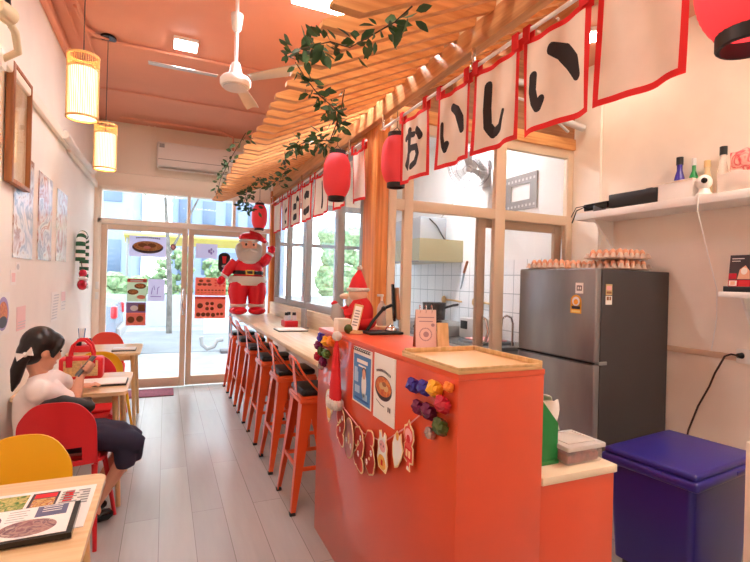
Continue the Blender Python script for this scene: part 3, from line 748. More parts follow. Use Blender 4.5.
t = thing('utensil_cup', 'clear cup of white straws on the far table against the wall', 'cup', (-.75, 5.5, .7505))
M().lathe([(.03,0),(.036,.10),(.033,.10),(.028,.004)], (-.75, 5.50, .7505), 18).done('cup', m_clear, t)
for i in range(6): M().tube([(-.75+.012*math.cos(i), 5.5+.012*math.sin(i), .757), (-.75+.03*math.cos(i), 5.5+.03*math.sin(i), .95)], .004, 6).done('straw', m_bluepr if i % 3 == 0 else m_white, t)

# red handbag on the middle table
t = thing('handbag', 'red handbag with a tan woven front panel on the middle table', 'handbag', (-.53, 3.94, .7505))
ORG[t.name] = (-.53, 3.86, .7505)
M().box(-.665, -.395, 3.80, 3.92, .7505, .905, .02, seg=3).done('bag_body', m_red, t)
M().box(-.635, -.425, 3.793, 3.80, .775, .885, .003).done('front_panel', mat('woven_tan', (222,184,128), .7, noise=.15, nscale=60), t)
for y in (3.81, 3.91): M().tube([(-.60, y, .84), (-.60, y, .93), (-.585, y, .99), (-.55, y, 1.025), (-.51, y, 1.025), (-.475, y, .99), (-.46, y, .93), (-.46, y, .84)], .009, 10).done('handle', m_red, t)
for x in (-.60, -.46): M().box(x-.02, x+.02, 3.788, 3.796, .84, .92, .003).done('handle_tab', m_crimson, t)

# ------------------------------------------------------------------ seated girl
def remesh(m, name, mats, parent, vox=.006, it=4):
    o = m.done(name, mats, parent, 0)
    r = o.modifiers.new('r', 'REMESH'); r.mode = 'VOXEL'; r.voxel_size = vox; r.use_smooth_shade = True
    sm = o.modifiers.new('s', 'SMOOTH'); sm.iterations = it; sm.factor = .5
    dg = bpy.context.evaluated_depsgraph_get(); me = bpy.data.meshes.new_from_object(o.evaluated_get(dg)); old = o.data
    o.modifiers.clear(); o.data = me; bpy.data.meshes.remove(old)
    me.materials.clear()
    for x in (mats if isinstance(mats, (list, tuple)) else [mats]): me.materials.append(x)
    for p in me.polygons: p.use_smooth = True
    return o
g = thing('person', 'girl in white shirt and dark skirt on the red chair, looking at a phone', 'person', (-.60, 3.22, 0))
HC = V((-.632, 3.215, 1.06)); F = V((.80, .52, -.28)).normalized(); Sd = V((.55, -.84, 0)).normalized(); U = Sd.cross(F).normalized()*1
if U.z < 0: U = -U
def H(a, b, c): return HC+F*a+Sd*b+U*c
HR = MX((F, Sd, U)).transposed()
def capsule(m, pts, rs, n=14):
    m.tube(pts, rs, n)
    for p, r in zip(pts, rs): m.ell(p, (r*.99,)*3, n=14, m=10)
b = M()
b.ell(H(0,0,.015), (.093, .074, .098), HR); b.ell(H(.028,0,-.045), (.062, .056, .068), HR); b.ell(H(.062, 0, -.085), (.026, .03, .022), HR)
b.ell(H(.096, 0, -.022), (.017, .011, .018), HR); b.tube([tuple(H(.088, 0, .02)), tuple(H(.104, 0, -.02))], [.006, .010], 10)
for dz in (-.052, -.064): b.ell(H(.085, 0, dz), (.010, .019, .0055), HR)
for s in (-1, 1): b.ell(H(-.008, s*.074, -.012), (.020, .009, .030), HR); b.ell(H(.074, s*.03, .028), (.014, .02, .006), HR)
capsule(b, [tuple(H(-.025, 0, -.06)), (-.645, 3.22, .93), (-.645, 3.22, .88)], [.045, .043, .055])
b.ell((-.625, 3.22, .75), (.085, .125, .16)); b.ell((-.615, 3.22, .57), (.10, .14, .11))
RS, RE, RW = V((-.615, 3.085, .855)), V((-.475, 3.235, .735)), V((-.455, 3.325, .875))
LS, LE, LW = V((-.60, 3.355, .855)), V((-.55, 3.48, .80)), V((-.49, 3.52, .785))
capsule(b, [RS, RS.lerp(RE,.5), RE, RE.lerp(RW,.4), RW], [.044,.038,.033,.033,.022]); capsule(b, [LS, LS.lerp(LE,.5), LE, LE.lerp(LW,.4), LW], [.044,.038,.033,.031,.022])
# right hand closes round the phone; left hand lies on the table
PH = V((-.432, 3.352, .935)); PD = V((.58, .30, .76)).normalized(); PN = V((-.66, -.25, .60)); PN = (PN-PD*PN.dot(PD)).normalized(); PS = PD.cross(PN)
palm = PH-PN*.026-PD*.012
b.tube([RW, RW.lerp(palm,.6), palm+PD*.02], [.021,.026,.024], 12, flat=.6); b.ell(palm, (.03,.02,.036), MX((PS, PN, PD)).transposed())
for k, (o, L) in enumerate(((-.012, .9), (.006, 1.0), (.024, .95), (.040, .75))):
    q = palm+PD*o+PS*.018
    capsule(b, [q, q+PS*.022*L+PN*.004, q+PS*.034*L+PN*.022, q+PS*.026*L+PN*.042], [.0085,.008,.0075,.0065], 8)
q = palm-PS*.016-PD*.02; capsule(b, [q, q-PS*.02+PN*.012, q-PS*.022+PN*.034+PD*.015, q-PS*.008+PN*.046+PD*.03], [.011,.0095,.0085,.007], 8)
b.ell(LW+V((.04,.01,-.005)), (.042,.034,.015))
for k in range(4):
    q = LW+V((.07, -.018+.016*k, -.004)); L = (.9,1,.95,.75)[k]
    capsule(b, [q, q+V((.025*L,.003*k,.006)), q+V((.05*L,.005*k,-.004))], [.0085,.008,.0065], 8)
q = LW+V((.03,-.03,-.004)); capsule(b, [q, q+V((.022,-.018,0)), q+V((.042,-.02,-.004))], [.0105,.009,.0075], 8)
for hy, kx, ax, ay in ((3.15, (-.145, 3.20, .485), -.355, 3.275), (3.30, (-.165, 3.33, .485), -.405, 3.43)):
    hp, kn, an = V((-.58, hy, .54)), V(kx), V((ax, ay, .10))
    capsule(b, [hp, hp.lerp(kn,.5)+V((0,0,.025)), kn, kn.lerp(an,.3), kn.lerp(an,.7), an], [.075,.062,.048,.046,.034,.028])
    capsule(b, [an, an+V((.012,.0,-.055)), an+V((.06,.02,-.07))], [.028,.03,.022])
body = remesh(b, 'body', m_skin, g, .0055, 3)
# face details
for s in (-1, 1):
    M().ell(H(.083, s*.031, .012), (.007,.013,.007), HR, 12, 8).done('eye', m_dark, g)
    M().tube([tuple(H(.087, s*.014, .036)), tuple(H(.086, s*.032, .041)), tuple(H(.074, s*.048, .034))], .0032, 6).done('eyebrow', m_hair, g)
M().tube([tuple(H(.089, -.017, -.058)), tuple(H(.0945, 0, -.058)), tuple(H(.089, .017, -.058))], .0032, 6).done('lips', mat('lip', (190,100,96), .4), g)
# hair gathered in a low ponytail
h = M(); h.ell(H(-.022, 0, .035), (.094, .088, .098), HR); h.ell(H(-.05, 0, -.02), (.066, .078, .075), HR); h.ell(H(.018, 0, .056), (.083, .075, .060), HR)
for s in (-1, 1): h.tube([tuple(H(.062, s*.045, .078)), tuple(H(.05, s*.07, .035)), tuple(H(.03, s*.078, -.03))], [.020,.020,.010], 10)
remesh(h, 'hair', m_hair, g, .006, 4)
p = M(); PB = H(-.078, .045, -.035)
capsule(p, [PB, PB+V((-.025,-.02,-.025)), PB+V((-.040,-.02,-.08)), PB+V((-.048,-.02,-.14)), PB+V((-.060,-.02,-.19))], [.026,.034,.034,.024,.008])
remesh(p, 'ponytail', m_hair, g, .006, 3)
bw = M(); q = PB+V((-.012,-.01,.005))
for s in (-1, 1): bw.grid(lambda u, v: q+V((.008,-.03,0))*1+V((.65*s,-.3,.25*s+.1)).normalized()*(.006+.036*u)+V((-.2,-.1,.9))*((v-.5)*(.014+.036*u)), 5, 3, .006)
bw.ell(q+V((.008,-.03,0)), (.012,.012,.014)); bw.done('hair_bow', m_white, g)
# clothes
s = M(); s.tube([(-.61, 3.22, .50), (-.615, 3.22, .58), (-.622, 3.22, .70), (-.625, 3.22, .80), (-.63, 3.22, .87)], [.13,.135,.14,.135,.085], 24); s.ell((-.63, 3.22, .80), (.10,.15,.10))
capsule(s, [(-.62, 3.10, .85), (-.63, 3.22, .875), (-.61, 3.34, .85)], [.064,.064,.064]); s.tube([(-.64, 3.22, .88), (-.642, 3.22, .915)], [.062,.05], 16)
for A, B in ((RS, RE), (LS, LE)): s.tube([A+(A-B)*.1, A, A.lerp(B,.45), A.lerp(B,.78)], [.06,.070,.064,.064], 16)
remesh(s, 'shirt', m_shirt, g, .007, 12)
k = M()
k.ell((-.60, 3.22, .55), (.145, .165, .085))
for A, B in (((-.58,3.15,.535), (-.105,3.205,.465)), ((-.58,3.30,.535), (-.125,3.325,.465))):
    A, B = V(A)+V((0,0,.02)), V(B); k.tube([A, A.lerp(B,.55)+V((0,0,.035)), A.lerp(B,.9)+V((0,0,.012)), B], [.080,.076,.066,.045], 18)
k.tube([(-.40, 3.23, .575), (-.24, 3.24, .53), (-.17, 3.25, .45), (-.175, 3.25, .37)], [.07,.085,.085,.07], 18); k.tube([(-.21, 3.18, .47), (-.195, 3.18, .40), (-.19, 3.18, .35)], [.05,.06,.05], 14)
remesh(k, 'skirt', m_navy, g, .008, 4)
for ax, ay in ((-.355, 3.275), (-.405, 3.43)):
    sh = M(); sh.tube([(ax-.05, ay-.012, .032), (ax-.015, ay-.004, .036), (ax+.03, ay+.01, .036), (ax+.07, ay+.024, .030), (ax+.092, ay+.032, .024)], [.02,.036,.037,.034,.014], 16); sh.ell((ax-.01, ay, .05), (.05,.036,.03))
    sh.done('shoe', m_blackgl, g); M().lathe([(.032,-.006),(.035,0),(.032,.008)], (ax, ay, .115), 18, cap=False).done('ankle_strap', m_crimson, g)
ph = thing('smartphone', 'dark smartphone held in the girl\'s hand', 'phone', tuple(PH))
M().obox(PH, (.072, .008, .15), MX((PS, PN, PD)).transposed(), .004, 3).done('phone_body', m_dgrey, ph)
M().obox(PH+PN*.0045, (.066, .001, .142), MX((PS, PN, PD)).transposed()).done('screen', mat('phone_screen', (40,44,52), .1), ph)
jk = M(); 
for i in range(6): jk.ell((-.55+.035*i, 2.965+.004*(i%2), .815-.012*abs(i-2.0)), (.045,.032,.035))
jk.grid(lambda u, v: V((-.57+.22*u, 2.985+.012*math.sin(u*9), .83-.12*v)), 8, 5, .012)
tag(remesh(jk, 'folded_jacket', m_black, None, .008, 4), 'black jacket draped over the back of the red chair behind the girl', 'jacket')

# ------------------------------------------------------------------ decorations on the high counter's aisle face
XF = .8575
def face(y, z, c=0): return plane((XF-c, y, z), (0,-1,0), (0,0,1))
P = face(2.165, .915)
t = thing('wall_calendar', 'blue calendar poster with spiral binding on the orange counter face', 'calendar', (XF, 2.05, .915))
m = M(); m.rect(P, 0, 0, .225, .265, 0, .003, 0); m.rect(P, .008, .008, .217, .232, .003, .0034, 1)
m.rect(P, .05, .195, .18, .212, .0034, .0038, 0); m.rect(P, .07, .178, .16, .186, .0034, .0038, 0)
m.disc(P, .14, .10, .028, .06, .0034, .0038, 2); m.disc(P, .14, .15, .02, .024, .0038, .0042, 3); m.disc(P, .14, .16, .024, .02, .0036, .0040, 4)
for x, y, w, h in ((.02,.10,.05,.05),(.03,.05,.06,.035),(.13,.03,.05,.03),(.02,.15,.04,.02)): m.rect(P, x, y, x+w, y+h, .0034, .0038, 5)
m.rect(P, .03, .02, .2, .03, .0034, .0038, 6)
m.done('sheet', [m_paper, m_bluepr, m_white, m_skin, m_hair, mat('pale_blue', (178,206,232), .6), mat('deep_blue', (38,92,160), .6)], t, 0)
m = M()
for i in range(9): m.tube([P(.02+i*.023, .262, 0), P(.02+i*.023, .262, .010), P(.02+i*.023, .252, .010), P(.02+i*.023, .250, .002)], .003, 6)
m.done('spiral_binding', m_dgrey, t)
P = face(1.912, .905)
bowl = [('e', .47, .50, .40, .185, 1), ('e', .47, .525, .37, .145, 2), ('e', .40, .53, .12, .05, 3), ('e', .60, .52, .11, .05, 3), ('e', .52, .57, .10, .035, 4)]
arcl = [('s', [(.14+.06*i, .735+.035*math.sin(PI*i/11)), (.175+.06*i, .735+.035*math.sin(PI*(i+.6)/11))], .05, 1) for i in range(12)]
printed('bowl_poster', 'white poster with a bowl of food on the orange counter face', 'poster', P, .21, .28,
        bowl+arcl+[('r', .74, .20, .78, .27, 1), ('r', .82, .20, .86, .27, 1), ('s', [(.2,.3),(.4,.25),(.58,.24)], .015, 1)], [m_paper, m_dark, m_foodor, m_tan, m_brown])
# foil ornaments
def ornament(y, z, r, mt, label, group):
    t = M(); bmm = bmesh.new(); bmesh.ops.create_icosphere(bmm, subdivisions=1, radius=r)
    for v in bmm.verts: v.co.x *= .8
    t._merge(bmm, MX.Translation((XF-r*.82, y, z)) @ Euler((y*9, z*7, y+z)).to_matrix().to_4x4())
    for k in range(6):
        a = k*PI/3; t.obox((XF-r*.8, y+math.cos(a)*r*.55, z+math.sin(a)*r*.55), (r*1.1, r*.55, r*.55), (a, .4, .3), .002)
    o = single(t, 'foil_ornament', mt, label, 'ornament', group, 0)
m_orpap = mat('orange_paper', (248,140,50), .4)
for y, z, r, mt, l in ((1.535, 1.125, .034, m_indigo, 'blue foil ornament at the far end of the upper row by the tray'), (1.455, 1.133, .034, m_indigo, 'blue foil ornament beside the yellow one under the tray'), (1.385, 1.145, .036, m_gold, 'yellow foil ornament under the tray corner'),
    (1.317, 1.165, .022, m_orpap, 'small orange ornament nearest the counter corner'), (1.495, 1.055, .033, m_purple, 'purple foil ornament farther from the counter corner'), (1.42, 1.06, .036, m_purple, 'purple foil ornament next to the red one'),
    (1.335, 1.105, .036, m_crimson, 'bright red foil ornament above the olive one'), (1.345, 1.03, .036, m_olive, 'olive green foil ornament near the counter corner'), (1.42, .985, .026, m_silver, 'small silver foil ornament by the end of the garland string')):
    ornament(y-.025, z, r*.92, mt, l, 'foil ornaments under the tray')
for y, z, r, mt, l in ((2.62, 1.165, .032, m_indigo, 'blue ornament topmost in the far cluster'), (2.53, 1.155, .032, m_gold, 'yellow ornament in the far cluster by the red hat'), (2.44, 1.165, .032, m_orpap, 'orange ornament right beside the white pompom of the hat'),
    (2.68, 1.11, .03, m_purple, 'maroon ornament at the counter edge of the far cluster'), (2.615, 1.085, .03, m_olive, 'olive ornament in the middle of the far cluster'), (2.53, 1.085, .03, mat('leaf_foil', (92,132,60), .3), 'leaf green ornament in the far cluster'),
    (2.68, 1.045, .03, m_crimson, 'red ornament lowest at the counter edge'), (2.585, 1.03, .03, m_purple, 'purple ornament lowest in the far cluster'), (2.64, .995, .022, m_silver, 'small silver ornament under the far cluster')):
    ornament(y, z, r, mt, l, 'foil ornaments by the red hat')
# hanging red hat
t = thing('felt_hat', 'red felt hat with white fur brim hanging on the orange counter face', 'hat', (XF-.03, 2.31, .85))
M().lathe([(.062,0),(.060,.06),(.048,.15),(.034,.24),(.020,.29),(.008,.32)], (XF-.030, 2.31, .875), 20, sx=.42).done('felt_cone', m_redcl, t)
m = M()
for k in range(14):
    a = 2*PI*k/14; m.ell((XF-.032+.026*math.cos(a), 2.31+.062*math.sin(a), .865), (.016,.018,.026), n=10, m=8)
m.done('fur_brim', mat('fur_white', (216,206,198), .9, bump=.8, nscale=60), t); M().ell((XF-.028, 2.31, 1.21), .026).done('pompom', bpy.data.materials['fur_white'], t)
t.location.x -= .012
# new year garland
t = thing('paper_garland', 'paper garland reading 2026 with lucky charms hanging on the orange counter', 'garland', (XF, 2, .7))
gm = [mat('cream_edge', (250,222,170), .6), m_salmon, m_pink, m_white, m_gold, m_dark, m_redcl]
m = M(); m.tube([(XF-.006, 2.56, .92), (XF-.008, 2.4, .90), (XF-.01, 2.25, .845), (XF-.01, 2.0, .80), (XF-.01, 1.78, .83), (XF-.01, 1.6, .94), (XF-.006, 1.42, 1.07)], .003, 6); m.done('string', m_pink, t)
def digit(ch, y, z, w, h, k, tilt=0):
    D = {'2': [(.12,.72),(.2,.9),(.45,.98),(.7,.92),(.82,.75),(.74,.55),(.5,.36),(.2,.12),(.5,.10),(.86,.10)], '0': arc(.5,.5,.34,.44,90,450,22), '6': [(.74,.92),(.45,.88),(.22,.66),(.15,.38),(.25,.14),(.5,.05),(.75,.12),(.85,.32),(.72,.5),(.5,.55),(.3,.46),(.2,.34)]}[ch]
    cy, sy = math.cos(tilt), math.sin(tilt); P = plane((XF-.012, y, z), (-.10,-cy,sy), (0,sy,cy))
    q = [(a*w, b*h) for a, b in D]; m = M()
    for i in range(2):
        for j, (a, b) in enumerate(q): m.disc(P, a, b, (.036, .029)[i], (.036, .029)[i], (0,.003)[i], (.003,.0036)[i], (0,k)[i], 12)
        m.stroke(P, q, (.072,.058)[i], (0,.003)[i], (.003,.0036)[i], (0,k)[i])
    for a, b in (q[len(q)//3], q[2*len(q)//3]):
        for s in range(5): m.disc(P, a+.009*math.cos(s*1.257), b+.009*math.sin(s*1.257), .006, .006, .0036, .004, 3, 8)
    m.done('digit_card', gm, t, 0)
digit('2', 2.355, .70, .14, .13, 1, -.15); digit('0', 2.225, .665, .135, .14, 2, -.05); digit('2', 2.095, .65, .13, .145, 1, -.05); digit('6', 1.965, .672, .13, .15, 1, .05)
def cut(name, y, z, pts, w, h, inner, border=.006):
    P = plane((XF-.012, y, z), (-.08,-1,0), (0,0,1)); m = M(); q = [(a*w, b*h) for a, b in pts]; m.poly(P, q, 0, .003, 0)
    cx = sum(a for a, b in q)/len(q); cy = sum(b for a, b in q)/len(q)
    for it in inner:
        if it[0] == 'in': m.poly(P, [(cx+(a-cx)*.86, cy+(b-cy)*.9) for a, b in q], .003, .0034, it[1])
        elif it[0] == 'e': m.disc(P, it[1]*w, it[2]*h, it[3]*w, it[4]*h, .0034+it[6]*.0003, .0037+it[6]*.0003, it[5])
        elif it[0] == 'r': m.rect(P, it[1]*w, it[2]*h, it[3]*w, it[4]*h, .0034+it[6]*.0003, .0037+it[6]*.0003, it[5])
    m.done(name, gm, t, 0)
cut('flower_card', 2.56, .715, arc(.5,.62,.42,.36,-60,240,16)+[(.3,.2),(.45,.02),(.66,.16)], .20, .19, [('in',3), ('e',.5,.35,.22,.2,4,0), ('e',.4,.66,.16,.14,2,0), ('e',.66,.7,.12,.12,4,1)])
cut('bunny_card', 1.84, .715, [(.2,.02),(.8,.02),(.95,.25),(.86,.5),(.9,.66),(.78,.78),(.8,.95),(.64,1),(.55,.84),(.45,.84),(.36,1),(.2,.95),(.22,.78),(.1,.66),(.14,.5),(.05,.25)], .14, .165, [('in',3), ('e',.5,.22,.32,.18,4,0), ('e',.5,.62,.26,.14,2,0), ('e',.4,.64,.03,.03,5,1), ('e',.6,.64,.03,.03,5,1), ('r',.42,.14,.58,.28,6,1)])
cut('blank_card', 1.695, .765, [(.3,.02),(.55,.1),(.85,.35),(1,.62),(.86,.8),(.8,1),(.6,.88),(.45,1),(.25,.86),(.05,.6),(.08,.3)], .115, .155, [('in',3), ('e',.5,.86,.12,.1,4,0)])
cut('charm_card', 1.60, .80, [(.34,.0),(.66,.0),(.60,.14),(.9,.18),(.9,.48),(.78,.52),(.95,.66),(.88,.84),(.62,.9),(.5,1),(.38,.9),(.12,.84),(.05,.66),(.22,.52),(.1,.48),(.1,.18),(.42,.14)], .105, .19, [('in',1), ('e',.5,.69,.3,.13,2,0), ('e',.5,.62,.16,.08,6,1), ('r',.22,.22,.78,.44,6,0), ('r',.3,.26,.46,.40,0,1), ('r',.54,.26,.7,.40,0,1), ('e',.5,.05,.1,.04,3,0)])

# ------------------------------------------------------------------ things on the high counter
ZT = 1.2105
t = thing('wooden_tray', 'light wooden tray on the near end of the orange counter', 'tray', (1.03, 1.45, ZT))
M().box(.852, 1.196, 1.254, 1.645, ZT, ZT+.012, .002).done('tray_base', mat('tray_tan', (224,180,126), .45), t)
M().box(.852, .862, 1.254, 1.645, ZT+.012, ZT+.022, .002).box(1.186, 1.196, 1.254, 1.645, ZT+.012, ZT+.03, .002).box(.862, 1.186, 1.254, 1.264, ZT+.012, ZT+.022, .002).box(.862, 1.186, 1.635, 1.645, ZT+.012, ZT+.03, .002).done('tray_rim', m_birchz, t)
# flip card on rings
t = thing('table_sign', 'pale pink flip card on rings standing behind the tray', 'table sign', (1.03, 1.78, ZT))
R = MX((V((.93,-.36,0)), V((.36,.93,.0)), V((0,0,1)))).transposed()
o0 = V((1.03, 1.765, ZT))
Pc = lambda a, b, c=0: o0+R@V((a, -c+.035*(b/.17), b))
m = M(); m.rect(Pc, -.045, 0, .045, .17, 0, .004, 0); m.rect(Pc, -.036, .135, .036, .139, .004, .0044, 1); m.rect(Pc, -.03, .118, .03, .122, .004, .0044, 1)
for i in range(24):
    a = 2*PI*i/24; m.disc(Pc, .026*math.cos(a)-.002, .065+.026*math.sin(a), .003, .003, .004, .0044, 1, 8)
m.disc(Pc, .03, .105, .008, .007, .004, .0044, 1); m.disc(Pc, 0, .065, .012, .012, .004, .0044, 1)
m.done('card', [mat('card_pink', (236,204,196), .6), mat('print_mauve', (176,140,146), .6)], t, 0)
m = M(); Pb = lambda a, b, c=0: o0+R@V((a, .095-.06*(b/.17)+c, b)); m.rect(Pb, -.045, 0, .045, .17, 0, .004); m.done('back_board', mat('board_brown', (150,110,84), .6), t)
m = M()
for x in (-.026, 0, .026):
    c = o0+R@V((x, .036, .172)); m.tube([c+R@V((0, .018*math.cos(2*PI*k/12), .018*math.sin(2*PI*k/12))) for k in range(13)], .002, 6)
m.done('rings', m_chrome, t)
t = thing('phone_stand', 'small light wood stand leaning behind the tray beside the flip card', 'stand', (1.10, 1.76, ZT))
M().obox((1.10, 1.745, ZT+.058), (.05, .016, .118), (rad(-16), 0, rad(-20)), .003).done('back_plate', m_birchz, t); M().obox((1.115, 1.785, ZT+.038), (.045, .03, .07), (rad(20), 0, rad(-20)), .003).done('prop', m_tan, t)
# price card in a beige stand
t = thing('price_sign', 'beige leaning price card beside the red plush doll', 'table sign', (.98, 2.38, ZT))
Rk = Euler((rad(-14), rad(12), rad(-22))).to_matrix(); c = V((.955, 2.395, ZT+.084))
M().obox(c, (.05, .016, .155), Rk, .003).done('card_frame', m_tan, t); m = M().obox(c-Rk@V((0,.009,0)), (.038, .002, .13), Rk); m.done('card', m_paper, t)
m = M()
for i in range(6): m.obox(c-Rk@V((0,.0105,.04-.016*i)), (.026, .001, .006), Rk)
m.done('print', m_grey, t); M().obox((0.955, 2.39, ZT+.0085), (.07, .05, .016), (0,0,rad(-22)), .003).done('foot', m_tan, t)
# tablet stand and service bell
t = thing('tablet_stand', 'black tablet stand with an edge-on tablet at the back of the orange counter', 'tablet stand', (1.12, 2.42, ZT))
M().box(1.0, 1.2, 2.30, 2.44, ZT, ZT+.014, .004).done('base', m_black, t)
M().tube([(1.03, 2.42, ZT+.01), (1.07, 2.42, ZT+.07), (1.13, 2.42, ZT+.135), (1.18, 2.42, ZT+.155)], .009, 10).ell((1.13, 2.42, ZT+.135), .014).done('arm', m_black, t)
M().obox((1.195, 2.43, ZT+.17), (.016, .13, .21), (0, rad(-4), rad(-24)), .005).done('tablet', m_blackgl, t); M().obox((1.216, 2.42, ZT+.165), (.022, .11, .18), (0, rad(-4), rad(-24)), .003).done('tablet_case', mat('case_brown', (170,128,96), .6), t)
t = thing('service_bell', 'silver service bell on the black base of the tablet stand', 'bell', (1.15, 2.36, ZT+.0142))
M().lathe([(.032,0),(.034,.006),(.03,.018),(.018,.03),(.003,.035)], (1.15, 2.36, ZT+.0142), 22).done('dome', m_chrome, t); M().cyl((1.15, 2.36, ZT+.048), (1.15, 2.36, ZT+.06), .005, n=10).done('button', m_chrome, t)
t = thing('pump_bottle', 'clear pump bottle behind the red plush doll', 'bottle', (1.09, 2.62, ZT))
M().lathe([(.026,0),(.028,.01),(.028,.10),(.02,.125),(.011,.135),(.011,.145)], (1.18, 2.555, ZT+.026), 18).done('bottle_body', m_clear, t); M().cyl((1.18, 2.555, ZT+.171), (1.18, 2.555, ZT+.201), .007, n=10).box(1.15, 1.19, 2.547, 2.563, ZT+.198, ZT+.212, .004).done('pump', m_whitepl, t)
# plush doll
t = thing('plush_doll', 'red plush doll with a pointed red hat and long nose seated on the orange counter', 'plush doll', (.97, 2.56, ZT))
m = M(); m.ell((1.0, 2.53, ZT+.10), (.075, .075, .10)); m.ell((1.01, 2.52, ZT+.047), (.08, .075, .045))
for s in (-1, 1): m.tube([(.99, 2.53+.05*s, ZT+.16), (.95, 2.57+.06*s, ZT+.11), (.915, 2.60+.05*s, ZT+.10)], [.028,.027,.022], 12)
m.done('body', m_redcl, t)
M().ell((.985, 2.54, ZT+.212), (.056, .056, .05)).done('head', mat('plush_skin', (240,200,172), .9), t)
m = M(); m.ell((.925, 2.587, ZT+.195), (.034, .026, .018)); m.done('nose', bpy.data.materials['plush_skin'], t)
m = M(); m.ell((.955, 2.565, ZT+.165), (.036,.04,.032)); m.tube([(.985+.058*math.cos(k*PI/10), 2.54+.058*math.sin(k*PI/10), ZT+.236) for k in range(21)], .011, 8); m.done('white_trim', bpy.data.materials['fur_white'], t)
M().tube([(.985, 2.54, ZT+.24), (.985, 2.54, ZT+.30), (.99, 2.535, ZT+.35)], [.058,.036,.009], 18).done('hat', m_redcl, t); M().ell((.99, 2.535, ZT+.362), .016).done('pompom', bpy.data.materials['fur_white'], t)
m = M()
for yy, xx in ((2.575, .925), (2.63, .955)): m.tube([(.97, 2.56, ZT+.05), (xx, yy+.02, ZT+.05)], [.032,.03], 12)
m.done('leg', m_redcl, t)
for yy, xx in ((2.60, .905), (2.66, .93)):
    f = M(); f.tube([(xx, yy, ZT+.05), (xx-.016, yy+.015, ZT+.09), (xx-.03, yy+.03, ZT+.145)], [.036,.045,.018], 14); ft = f.done('foot', mat('plush_grey', (178,170,164), .9) if 'plush_grey' not in bpy.data.materials else bpy.data.materials['plush_grey'], t)
    M().ell((xx-.032, yy+.032, ZT+.15), (.018,.018,.014)).done('toe_tip', m_redcl, ft)
for z in (.7,): M().ell((.965, 2.567, ZT+.222), (.005,)*3, n=8, m=6).done('eye', m_black, t)
t.location.x += .035; t.location.z += .001
tag(M().box(.875, .955, 2.46, 2.54, ZT, ZT+.075, .006).done('beige_box', m_wallr), 'small beige box in front of the plush doll feet', 'box')
tag(M().ell((.915, 2.40, ZT+.026), (.026,.026,.026)).done('green_pompom', m_olive), 'olive green ball on the counter beside the price card', 'ornament')

# things on the bar
t = thing('bar_caddy', 'red condiment caddy with dark topped jars on the bar', 'caddy', (1.22, 4.9, 1.0))
M().box(1.13, 1.27, 4.80, 4.98, 1.001, 1.065, .008).done('tray', m_red, t)
for x, y in ((1.16, 4.86), (1.2, 4.93), (1.24, 4.86)): M().lathe([(.022,0),(.024,.05),(.017,.06)], (x, y, 1.06), 14).done('jar', m_lgrey, t); M().cyl((x, y, 1.12), (x, y, 1.15), .02, n=14).done('lid', m_black, t)
t = thing('menu_holder', 'upright grey menu stand on the bar beside the red caddy', 'menu holder', (1.3, 4.7, 1.0))
M().box(1.29, 1.31, 4.62, 4.78, 1.001, 1.20, .003).done('panel', m_grey, t); M().box(1.26, 1.34, 4.64, 4.76, 1.001, 1.01, .002).done('foot', m_grey, t)
t = thing('menu_book', 'dark-edged menu book lying on the bar near the stools', 'menu', (1.12, 4.5, 1.0))
M().box(.98, 1.26, 4.38, 4.64, 1.001, 1.009, .002).done('cover', m_black, t); M().box(.985, 1.255, 4.385, 4.635, 1.009, 1.017, .002).done('pages', m_paper, t)

# foil balloon figure at the end of the bar
BX, BY, BZ = 1.015, 6.52, 1.003
t = thing('foil_balloon', 'large red foil balloon of a bearded figure waving, standing on the far bar end', 'balloon', (BX, BY, BZ))
def bp(x, z, y=0): return (BX+x, BY+y, BZ+z)
m = M(); m.ell(bp(0,.60), (.20,.13,.20)); m.ell(bp(0,.46), (.235,.14,.12))
m.done('jacket', m_foil, t)
for s in (-1, 1):
    m = M(); m.tube([bp(s*.105,.45), bp(s*.125,.30), bp(s*.115,.13)], [.135,.13,.10], 16, flat=1); m.done('trouser_leg', m_foil, t)
    M().lathe([(.095,-.035),(.115,0),(.095,.035)], bp(s*.115,.13), 20, sy=.95).done('cuff', m_beard, t)
    M().ell(bp(s*.122,.058,-.05), (.118,.13,.058)).done('boot', m_foil, t)
m = M(); m.tube([bp(-.16,.70), bp(-.25,.60), bp(-.31,.51)], [.075,.07,.05], 14); m.done('arm', m_foil, t)
m = M(); m.tube([bp(.16,.70), bp(.23,.74), bp(.28,.82)], [.075,.07,.05], 14); m.done('arm', m_foil, t)
M().ell(bp(-.345,.455), (.05,.045,.065), (0, rad(30), 0)).done('mitten', m_foil, t); M().ell(bp(.31,.885), (.05,.045,.065), (0, rad(25), 0)).ell(bp(.27,.90,-.02), (.018,.02,.035), (0, rad(-30), 0)).done('mitten', m_foil, t)
M().ell(bp(-.30,.52), (.058,.055,.03), (0, rad(40), 0)).done('cuff', m_foilw, t); M().ell(bp(.285,.82), (.058,.055,.03), (0, rad(20), 0)).done('cuff', m_foilw, t)
M().lathe([(.20,-.025),(.212,0),(.20,.025)], bp(0,.565), 28, sy=.68).done('belt', m_blackgl, t)
P = plane(bp(-.055,.535,-.150), (1,0,0), (0,0,1))
m = M(); m.rect(P, 0, 0, .11, .065, 0, .008, 0); m.rect(P, .02, .014, .09, .051, .008, .010, 1); m.done('buckle', [m_dgold, m_black], t, 0)
M().lathe([(.235,-.06),(.262,0),(.235,.06)], bp(0,.455), 28, sy=.62).done('jacket_hem', m_beard, t)
M().ell(bp(0,.91,-.02), (.125,.10,.13)).done('face', m_peach, t)
m = M(); m.ell(bp(0,.80,-.06), (.165,.085,.115)); m.ell(bp(-.12,.87,-.03), (.06,.07,.09)); m.ell(bp(.12,.87,-.03), (.06,.07,.09)); m.ell(bp(0,.715,-.07), (.10,.06,.06)); m.done('beard', m_beard, t)
m = M()
